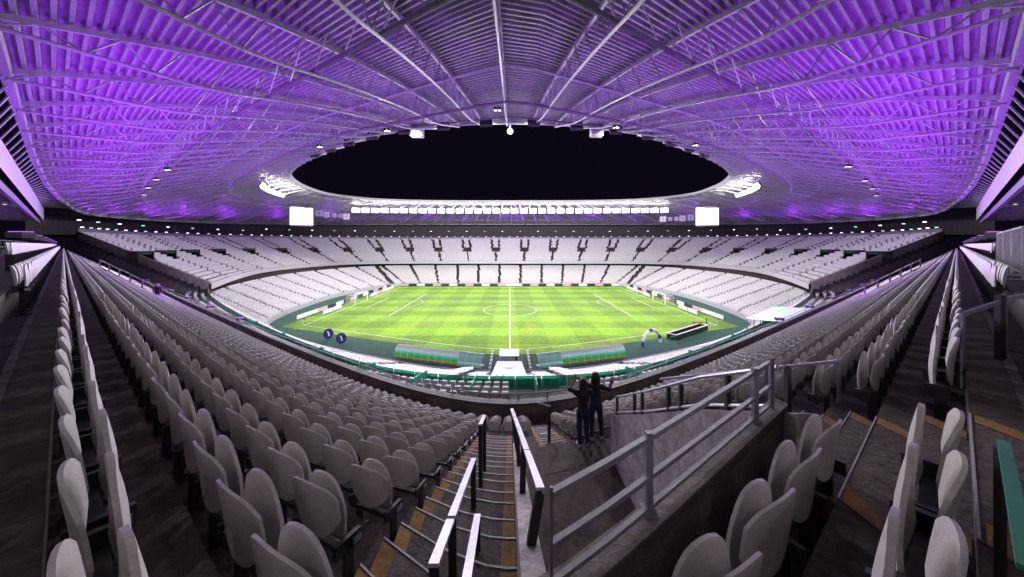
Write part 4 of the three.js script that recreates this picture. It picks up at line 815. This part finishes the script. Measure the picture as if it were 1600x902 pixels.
// ------------------------------------------------------------------ around the pitch
{
  let n = 0;
  const board = (a, b, m, label) => { // advertising board from a to b ([X,d])
    const p = V(a[0], 0, -a[1]), q = V(b[0], 0, -b[1]), t = thing('advertising_board', label, 'hoarding', p.clone().lerp(q, 0.5), 'pitch-side hoardings');
    part('panel', new MB().bar(p.clone().add(V(0, 0.62, 0)), q.clone().add(V(0, 0.62, 0)), 0.12, 1.0).geo(), m, t);
    part('foot', new MB().bar(p.clone().lerp(q, 0.2).add(V(0, 0.06, 0)), p.clone().lerp(q, 0.8).add(V(0, 0.06, 0)), 0.5, 0.08).geo(), M.dark, t);
  };
  const far = 27;
  for (let i = 0; i < far; i++) { const x = -47 + (94 / far) * i; const kind = i === 13 || i === 14 ? 0 : i % 2 ? 1 : i % 4 === 0 ? 2 : 0; board([x, 148.3], [x + 94 / far - 0.06, 148.3], M.board[kind], `${['white', 'black', 'pink', 'pale'][kind]} hoarding behind the far touchline, ${ord(i + 1)} from the left`); }
  for (const sg of [-1, 1]) {
    for (let i = 0; i < 14; i++) { const d = 82 + i * 4.6, x = sg * (50.6 + (i > 6 ? 0 : 0)); if (d > 146) break; const kind = i === 0 || i === 1 ? 0 : i % 2 ? 1 : i % 4 ? 2 : 3; board([x + sg * Math.min(1.5, 0), d], [x, d + 4.5], M.board[kind], `${['white', 'black', 'pink', 'pale'][kind]} rear hoarding behind the ${sg < 0 ? 'left' : 'right'} goal, ${ord(i + 1)} from the near corner`); }
    [[88, 92.5], [93, 97.5], [118, 123], [123.5, 128.5], [129, 134], [134.5, 141]].forEach(([a, b], i) => board([sg * 47.6, a], [sg * 47.6, b], M.board[i === 3 ? 2 : 0], `white low hoarding on the ${sg < 0 ? 'left' : 'right'} goal line, ${ord(i + 1)} from the near corner`));
    // goal
    const t = thing('goal', `white football goal at the ${sg < 0 ? 'left' : 'right'} end with net`, 'goal', V(sg * 46, 0, -107)), x = sg * 46.05, H = 2.9, a = 102.6, b = 111.4, bk = sg * 48.6;
    for (const d of [a, b]) part('post', new MB().tube(V(x, 0, -d), V(x, H, -d), 0.12, 8).geo(), M.white, t);
    part('crossbar', new MB().tube(V(x, H, -a), V(x, H, -b), 0.12, 8).geo(), M.white, t);
    const net = new MB();
    for (let d = a; d <= b + 0.01; d += 0.8) { net.tube(V(x, H, -d), V(bk, H * 0.92, -d), 0.02, 3).tube(V(bk, H * 0.92, -d), V(bk + sg * 0.4, 0.03, -d), 0.02, 3); }
    for (let k = 0; k <= 4; k++) { const y = H * 0.92 * (1 - k / 4) + 0.03; net.tube(V(bk + sg * 0.1 * k, y, -a), V(bk + sg * 0.1 * k, y, -b), 0.02, 3); for (const d of [a, b]) net.tube(V(x, y, -d), V(bk + sg * 0.1 * k, y, -d), 0.02, 3); }
    part('net', net.geo(), M.net, t);
    // corner flag
    const c = V(sg * 46, 0.03, -nearLine(46)), cf = thing('corner_flag', `small corner flag at the near ${sg < 0 ? 'left' : 'right'} corner of the pitch`, 'flag', c); part('pole', new MB().tube(c, c.clone().add(V(0, 1.5, 0)), 0.03, 5).geo(), M.white, cf); part('flag', new MB().box(c.x, c.x + 0.4, c.y + 1.15, c.y + 1.5, c.z - 0.01, c.z + 0.01).geo(), M.yellow, cf);
  }
  // team shelters: long rounded canopies printed in green bands
  const print = canvasTex(64, 256, (g, w, h) => { const s = [['#2f6b3a', 0, 0.04], ['#c98a2e', 0.04, 0.1], ['#2fae48', 0.1, 0.24], ['#4fd0a0', 0.24, 0.34], ['#b9efe0', 0.34, 0.42], ['#f1faf6', 0.42, 1]]; for (const [c, a, b] of s) { g.fillStyle = c; g.fillRect(0, h * (1 - b), w, h * (b - a) + 1); } });
  const pm = new THREE.MeshPhysicalMaterial({ map: print, roughness: 0.9, transmission: 0.55, thickness: 0, side: THREE.DoubleSide }), ribM = M.white;
  for (const sg of [-1, 1]) {
    const A = [sg * 3.9, 50.3], B = [sg * 18, 55.2], t = thing('team_shelter', `long rounded ${sg < 0 ? 'left' : 'right'} team shelter with green and white printed canopy`, 'shelter', V(sg * 11, 0, -53)), n = 12;
    const L = Math.hypot(B[0] - A[0], B[1] - A[1]), tx = (B[0] - A[0]) / L, td = (B[1] - A[1]) / L, nx = -td * sg, nd = tx * sg;   // n points to the pitch
    const prof = []; for (let i = 0; i <= 10; i++) { const a = (i / 10) * 2.35; prof.push([0.95 - 1.35 * Math.sin(a * 0.9) * 0 - 1.0 * Math.cos(a) * 0 , 0, i / 10]); }
    const sec = (u, v) => { const a = v * 2.2, o = -0.9 * Math.cos(a), y = 0.25 + 1.75 * Math.sin(a * 0.86); const X = A[0] + tx * u + nx * o, D = A[1] + td * u + nd * o; return V(X, y, -D); };
    for (let k = 0; k < n; k++) {
      const u0 = (L * k) / n + 0.004, u1 = (L * (k + 1)) / n - 0.004, open = k < 3, pos = [], uv = [], idx = [];
      for (let i = 0; i <= 10; i++) for (const [u, f] of [[u0, 0], [u1, 1]]) { const p = sec(u, i / 10); pos.push(p.x, p.y, p.z); uv.push(f, i / 10); }
      for (let i = 0; i < 10; i++) idx.push(i * 2, i * 2 + 1, i * 2 + 3, i * 2, i * 2 + 3, i * 2 + 2);
      const g = new THREE.BufferGeometry(); g.setAttribute('position', new THREE.Float32BufferAttribute(pos, 3)); g.setAttribute('uv', new THREE.Float32BufferAttribute(uv, 2)); g.setIndex(idx); g.computeVertexNormals();
      part('canopy_panel', g, open ? M.canopyGlass : pm, t);
      part('rib', (() => { const m = new MB(); for (let i = 0; i < 10; i++) m.tube(sec(u0, i / 10), sec(u0, (i + 1) / 10), 0.022, 5); return m.geo(); })(), ribM, t);
    }
    part('bench', new MB().bar(V(A[0], 0.35, -A[1]), V(B[0], 0.35, -B[1]), 0.5, 0.12).geo(), M.white, t);
  }
  // white tarpaulin with a dark emblem over the players' tunnel
  const tarp = canvasTex(256, 512, (g, w, h) => {
    g.fillStyle = '#f4f4f2'; g.fillRect(0, 0, w, h); g.strokeStyle = '#d9d4de'; g.lineWidth = 5; g.beginPath(); g.moveTo(0, h * 0.93); g.lineTo(w, h * 0.93); g.stroke();
    g.strokeStyle = '#23252c'; g.lineCap = 'round'; g.lineWidth = 9; g.beginPath(); g.moveTo(78, 214); g.lineTo(108, 224); g.lineTo(128, 212); g.moveTo(130, 226); g.lineTo(158, 206); g.lineTo(182, 214); g.stroke();
    g.fillStyle = '#23262e'; g.beginPath(); g.ellipse(150, 248, 9, 13, 0, 0, 7); g.ellipse(176, 250, 8, 12, 0, 0, 7); g.fill(); g.fillStyle = '#6fa3a8'; g.beginPath(); g.ellipse(100, 250, 17, 22, 0, 0, 7); g.fill(); g.fillStyle = '#343a46'; g.fillRect(112, 236, 22, 34); g.fillRect(140, 266, 26, 16); g.fillStyle = '#7a86a8'; g.fillRect(120, 268, 20, 10);
  });
  {
    const t = thing('tunnel_tarpaulin', 'big white tarpaulin with a dark emblem over the players tunnel', 'tarpaulin', P(0, 42, 16.5)), tl = P(-1.75, 46.6, 15.75), tr = P(1.55, 46.6, 15.75), bl = P(-1.85, 33.6, 12.75), br = P(1.6, 33.6, 12.75);
    const g = new THREE.BufferGeometry(), ps = [], uv = [], idx = [], N = 10;
    for (let i = 0; i <= N; i++) for (let j = 0; j <= N; j++) { const a = i / N, b = j / N, p = tl.clone().lerp(tr, a).lerp(bl.clone().lerp(br, a), b); ps.push(p.x, p.y - 0.16 * Math.sin(Math.PI * a) * Math.sin(Math.PI * b) - 0.05 * Math.sin(b * 19), p.z); uv.push(a, 1 - b); }
    for (let i = 0; i < N; i++) for (let j = 0; j < N; j++) { const q = i * (N + 1) + j; idx.push(q, q + 1, q + N + 2, q, q + N + 2, q + N + 1); }
    g.setAttribute('position', new THREE.Float32BufferAttribute(ps, 3)); g.setAttribute('uv', new THREE.Float32BufferAttribute(uv, 2)); g.setIndex(idx); g.computeVertexNormals();
    part('sheet', g, mat(0xffffff, { map: tarp, roughness: 0.6, side: THREE.DoubleSide }), t);
    for (const p of [tl, tr, bl, br]) part('pole', new MB().tube(p, p.clone().add(V(0, -1.9, 0)), 0.06, 6).geo(), M.steel, t);
    part('edge_pipe', new MB().tube(bl, br, 0.1, 6).geo(), M.plate, t);
    const f = thing('tunnel_roof', 'pale translucent canopy at the pitch end of the players tunnel', 'canopy', V(-0.2, 0, -50)); part('roof_sheet', new MB().box(-1.5, 1.3, 2.2, 2.3, -51.8, -48.6).geo(), M.canopyGlass, f); for (const x of [-1.45, 1.25]) for (const z of [-51.7, -48.7]) part('post', new MB().tube(V(x, 0, z), V(x, 2.2, z), 0.06, 6).geo(), M.steel, f);
    for (const [x, w, c] of [[-5.6, -1, 'left'], [5.9, 1, 'right']]) { const st = thing('pale_stairs', `pale lilac steps through the lower seats ${c} of the players tunnel`, 'stairs', P(x, 40, 15)); for (let i = 0; i < 14; i++) { const f0 = i / 14, d = lerp(45.6, 31, f0), h = lerp(16.7, 12.3, f0); part('step', new MB().box(x + w * f0 * 1.4 - 0.7, x + w * f0 * 1.4 + 0.7, EYE - h, EYE - h + 0.34, -d - 0.5, -d + 0.55).geo(), M.plate, st); } }
    for (const sg of [-1, 1]) for (let i = 0; i < 6; i++) { const d = 49.5 + i * 1.55; single('floor_marker', new MB().box(sg * 2.9 - 0.18, sg * 2.9 + 0.18, 0.021, 0.4, -d - 0.22, -d + 0.22).geo(), M.white, `white marker block ${sg < 0 ? 'left' : 'right'} of the tunnel mouth, ${ord(i + 1)} from the stand`, 'marker', 'marker blocks by the tunnel mouth'); }
  }
  // inflatable arch, round signs, dark bench frame at the near right and left
  { const c = P(25.5, 62.2, 18), t = thing('inflatable_arch', 'white and blue inflatable arch on the right side of the pitch', 'arch', c); for (let i = 0; i < 10; i++) { const a = (i / 10) * Math.PI, b = ((i + 1) / 10) * Math.PI, q = (u) => c.clone().add(V(Math.cos(u) * 2.5 * 0.85, Math.sin(u) * 2.6, Math.cos(u) * -1.2)); part('arch_segment', new MB().tube(q(a), q(b), 0.28, 8).geo(), i % 4 === 1 ? M.blue : M.white, t); } }
  { const t = thing('bench_frame', 'dark low bench frame with white rim near the right corner', 'bench', P(37, 68, 18)), a = P(31, 64.4, 18), b = P(41.5, 72.5, 18), n = V(-0.6, 0, -0.79).multiplyScalar(1.8); const y = V(0, 1.1, 0); part('rim', new MB().bar(a.clone().add(y), b.clone().add(y), 0.25, 0.12).bar(a.clone().add(n).add(y), b.clone().add(n).add(y), 0.25, 0.12).bar(a.clone().add(y), a.clone().add(n).add(y), 0.2, 0.12).bar(b.clone().add(y), b.clone().add(n).add(y), 0.2, 0.12).geo(), M.white, t); part('side', new MB().bar(a.clone().add(V(0, 0.5, 0)), b.clone().add(V(0, 0.5, 0)), 0.1, 0.9).bar(a.clone().add(n).add(V(0, 0.5, 0)), b.clone().add(n).add(V(0, 0.5, 0)), 0.1, 0.9).geo(), M.black, t); part('seat_board', new MB().bar(a.clone().addScaledVector(n, 0.6).add(V(0, 0.45, 0)), b.clone().addScaledVector(n, 0.6).add(V(0, 0.45, 0)), 0.6, 0.08).geo(), M.apron, t); }
  const disc = canvasTex(128, 128, (g) => { g.fillStyle = '#10206a'; g.fillRect(0, 0, 128, 128); g.strokeStyle = '#e8ecf5'; g.lineWidth = 14; g.beginPath(); g.moveTo(34, 78); g.lineTo(62, 58); g.lineTo(96, 48); g.stroke(); });
  [[-30.5, 62.4, 'nearer the middle of the pitch'], [-34.5, 65.6, 'nearer the corner']].forEach(([X, d, w]) => { const p = P(X, d, 18), t = thing('round_sign', `round blue sign with white mark by the left touchline, ${w}`, 'sign', p, 'round blue signs'); const c = new THREE.CylinderGeometry(0.95, 0.95, 0.14, 28).rotateX(Math.PI / 2 - 0.25); c.translate(p.x, p.y + 1.05, p.z); part('disc', c, mat(0xffffff, { map: disc, roughness: 0.5 }), t); part('stand', new MB().bar(p.clone().add(V(0, 0, -0.4)), p.clone().add(V(0, 1.2, -0.15)), 0.12, 0.12).geo(), M.dark, t); });
  { const p = P(40.5, 74.2, 18); const t = thing('equipment_cart', 'small dark cart with yellow cover near the right corner', 'cart', p); part('body', new MB().box(p.x - 1.1, p.x + 1.1, p.y + 0.35, p.y + 1.0, p.z - 0.6, p.z + 0.6).geo(), M.black, t); part('cover', new MB().box(p.x - 0.9, p.x + 0.7, p.y + 1.0, p.y + 1.4, p.z - 0.5, p.z + 0.5).geo(), M.yellow, t); for (const x of [-0.8, 0.8]) part('wheel', new THREE.CylinderGeometry(0.35, 0.35, 1.3, 12).rotateX(Math.PI / 2).translate(p.x + x, p.y + 0.35, p.z), M.black, t); }
}

// ------------------------------------------------------------------ people
function field(bones, k, res, lo, hi) {              // smooth union of tapered capsules, meshed
  const mc = new MarchingCubes(res, M.black, false, false, 60000); mc.isolation = 0; mc.field.fill(0);
  const half = Math.max(hi.x - lo.x, hi.y - lo.y, hi.z - lo.z) / 2, c = lo.clone().add(hi).multiplyScalar(0.5), hs = res / 2;
  const dist = (p, b) => { const [a, e, r0, r1, fl = 1] = b, pa = p.clone().sub(a), ba = e.clone().sub(a); pa.z /= fl; ba.z /= fl; const t = Math.min(1, Math.max(0, pa.dot(ba) / Math.max(1e-9, ba.lengthSq()))); return pa.sub(ba.multiplyScalar(t)).length() - lerp(r0, r1, t); };
  const p = V();
  for (let z = 0; z < res; z++) for (let y = 0; y < res; y++) for (let x = 0; x < res; x++) {
    p.set(((x - hs) / hs) * half + c.x, ((y - hs) / hs) * half + c.y, ((z - hs) / hs) * half + c.z);
    let s = 0; for (const b of bones) s += Math.exp(-k * Math.min(0.6, dist(p, b)));
    mc.field[x + y * res + z * res * res] = Math.log(Math.max(s, 1e-30)) / k;
  }
  mc.update();
  const n = mc.count, pos = new Float32Array(n * 3), nor = new Float32Array(n * 3);
  for (let i = 0; i < n; i++) { pos[i * 3] = mc.positionArray[i * 3] * half + c.x; pos[i * 3 + 1] = mc.positionArray[i * 3 + 1] * half + c.y; pos[i * 3 + 2] = mc.positionArray[i * 3 + 2] * half + c.z; for (let j = 0; j < 3; j++) nor[i * 3 + j] = mc.normalArray[i * 3 + j]; }
  const g = new THREE.BufferGeometry(); g.setAttribute('position', new THREE.BufferAttribute(pos, 3)); g.setAttribute('normal', new THREE.BufferAttribute(nor, 3));
  const cols = new Float32Array(n * 3);
  for (let i = 0; i < n; i++) { p.set(pos[i * 3], pos[i * 3 + 1], pos[i * 3 + 2]); let best = null, bd = 9; for (const b of bones) { const q = dist(p, b); if (q < bd) { bd = q; best = b; } } const col = best[5] ?? [0.02, 0.02, 0.025]; for (let j = 0; j < 3; j++) cols[i * 3 + j] = col[j]; }
  g.setAttribute('color', new THREE.BufferAttribute(cols, 3));
  return g;
}
const SKIN = [0.36, 0.2, 0.14], JEAN = [0.014, 0.02, 0.06], TOP = [0.012, 0.012, 0.016], SHOE = [0.5, 0.46, 0.45];
const clothM = new THREE.MeshStandardMaterial({ vertexColors: true, roughness: 0.85 }), hairM = mat(rgb(0.012, 0.009, 0.008), { roughness: 0.55 });
function personGeo(pose) {                           // standing figure facing -z, feet at y 0, 1.66 m
  const j = { hipL: V(-0.085, 0.86, 0), hipR: V(0.085, 0.86, 0), kneeL: V(-0.09, 0.46, -0.02), kneeR: V(0.095, 0.46, -0.03), ankL: V(-0.09, 0.08, 0.02), ankR: V(0.1, 0.08, 0.0), shL: V(-0.17, 1.34, 0.01), shR: V(0.17, 1.34, 0.01), neck: V(0, 1.42, 0.0), head: V(0, 1.555, -0.015), ...pose };
  const b = [
    [V(0, 0.9, 0), V(0, 1.08, 0.005), 0.135, 0.11, 0.8, JEAN], [V(0, 1.02, 0), V(0, 1.3, 0), 0.115, 0.14, 0.72, TOP], [j.shL, j.shR, 0.065, 0.065, 1, TOP], [V(0, 1.3, 0), j.neck, 0.07, 0.045, 1, SKIN], [j.head, j.head.clone().add(V(0, 0.06, 0.005)), 0.078, 0.088, 1.05, SKIN], [j.head.clone().add(V(0, -0.05, -0.05)), j.head.clone().add(V(0, -0.055, -0.055)), 0.045, 0.04, 1, SKIN], [j.head.clone().add(V(0, 0.0, -0.092)), j.head.clone().add(V(0, 0.03, -0.085)), 0.014, 0.01, 1, SKIN],
    [j.hipL, j.kneeL, 0.088, 0.06, 1, JEAN], [j.kneeL, j.ankL, 0.06, 0.045, 1, JEAN], [j.hipR, j.kneeR, 0.088, 0.06, 1, JEAN], [j.kneeR, j.ankR, 0.06, 0.045, 1, JEAN],
    [j.ankL.clone().add(V(0, -0.035, 0.03)), j.ankL.clone().add(V(-0.015, -0.045, -0.15)), 0.042, 0.034, 1, SHOE], [j.ankR.clone().add(V(0, -0.035, 0.03)), j.ankR.clone().add(V(0.015, -0.045, -0.15)), 0.042, 0.034, 1, SHOE],
    [j.shL, j.elL, 0.055, 0.042, 1, TOP], [j.elL, j.wrL, 0.042, 0.03, 1, j.sleeve ?? TOP], [j.shR, j.elR, 0.055, 0.042, 1, TOP], [j.elR, j.wrR, 0.042, 0.03, 1, j.sleeve ?? TOP]];
  for (const [w, e, sd] of [[j.wrL, j.elL, -1], [j.wrR, j.elR, 1]]) {   // hand: palm, four fingers, thumb
    const f = w.clone().sub(e).normalize(), s = f.clone().cross(V(0, 0, 1)).normalize(); b.push([w, w.clone().addScaledVector(f, 0.07), 0.03, 0.03, 1, SKIN]);
    for (let i = 0; i < 4; i++) { const o = w.clone().addScaledVector(f, 0.075).addScaledVector(s, (i - 1.5) * 0.017), m = o.clone().addScaledVector(f, 0.03 + (i === 1 ? 0.006 : 0)).add(V(0, 0, -0.012)); b.push([o, m, 0.009, 0.008, 1, SKIN], [m, m.clone().addScaledVector(f, 0.02).add(V(0, 0, -0.022)), 0.008, 0.007, 1, SKIN]); }
    const th = w.clone().addScaledVector(f, 0.03).addScaledVector(s, 0.028 * -sd); b.push([th, th.clone().addScaledVector(f, 0.035).addScaledVector(s, 0.02 * -sd), 0.011, 0.009, 1, SKIN]);
  }
  return field(b, 55, 110, V(-0.9, -0.05, -0.9), V(0.9, 1.75, 0.9));
}
function hairGeo(head, len) { return field([[head.clone().add(V(0, 0.05, 0.02)), head.clone().add(V(0, 0.02, 0.03)), 0.1, 0.098, 1], [head.clone().add(V(0, 0.0, 0.06)), head.clone().add(V(0.01, -len * 0.5, 0.1)), 0.085, 0.09, 0.7], [head.clone().add(V(0.01, -len * 0.5, 0.1)), head.clone().add(V(0.0, -len, 0.11)), 0.09, 0.05, 0.6], [head.clone().add(V(-0.07, -0.02, 0.03)), head.clone().add(V(-0.09, -len * 0.7, 0.07)), 0.035, 0.03, 1], [head.clone().add(V(0.07, -0.02, 0.03)), head.clone().add(V(0.09, -len * 0.7, 0.07)), 0.035, 0.03, 1]], 45, 64, V(head.x - 0.45, head.y - 0.55, head.z - 0.35), V(head.x + 0.45, head.y + 0.25, head.z + 0.45)); }
{
  const put = (label, pos, turn, geo, hair, sc = 1) => { const t = thing('person', label, 'person', pos); t.rotation.y = turn; t.scale.setScalar(sc); partLocal('body', geo, clothM, t); if (hair) partLocal('hair', hair, hairM, t); return t; };
  const gA = personGeo({ elL: V(-0.31, 1.4, -0.1), wrL: V(-0.17, 1.58, -0.2), elR: V(0.3, 1.28, -0.14), wrR: V(0.16, 1.38, -0.3), sleeve: SKIN }), hA = hairGeo(V(0, 1.555, -0.015), 0.52);
  const gB = personGeo({ elL: V(-0.3, 1.22, -0.1), wrL: V(-0.3, 1.32, -0.32), elR: V(0.34, 1.25, -0.1), wrR: V(0.42, 1.36, -0.3), kneeR: V(0.13, 0.46, -0.05), ankR: V(0.15, 0.08, -0.08) }), hB = hairGeo(V(0, 1.56, -0.015), 0.42);
  const fl = floorH(6) - 0.0;
  put('person with long dark hair and blue jeans, arms raised, left of the pair', P(1.82, 8.62, fl), 0.12, gA, hA, 1.0);
  put('person with long dark hair in dark clothes, right of the pair', P(2.2, 8.9, fl), -0.18, gB, hB, 1.03);
  const gC = personGeo({ elL: V(-0.24, 1.12, 0.03), wrL: V(-0.25, 0.9, -0.05), elR: V(0.24, 1.12, 0.03), wrR: V(0.26, 0.9, -0.05) });
  put('dark-clothed person standing alone among the seats far out on the left wing', P(-33.3, 32.6, floorH(7)), 0.8, gC, null, 1.05);
  put('person in dark clothes standing at the left touchline near the shelter', V(-17.5, 0.02, -56.8), 0.3, gC, null, 1.08);
  put('person beside the tunnel mouth at the edge of the pitch', V(0.95, 0.0, -52.4), 0.2, gC, null, 1.08);
  put('person in dark clothes near the right corner of the pitch', V(43.5, 0.02, -76.5), 1.2, gC, null, 1.08);
}
shade(scene);
renderer.render(scene, camera);
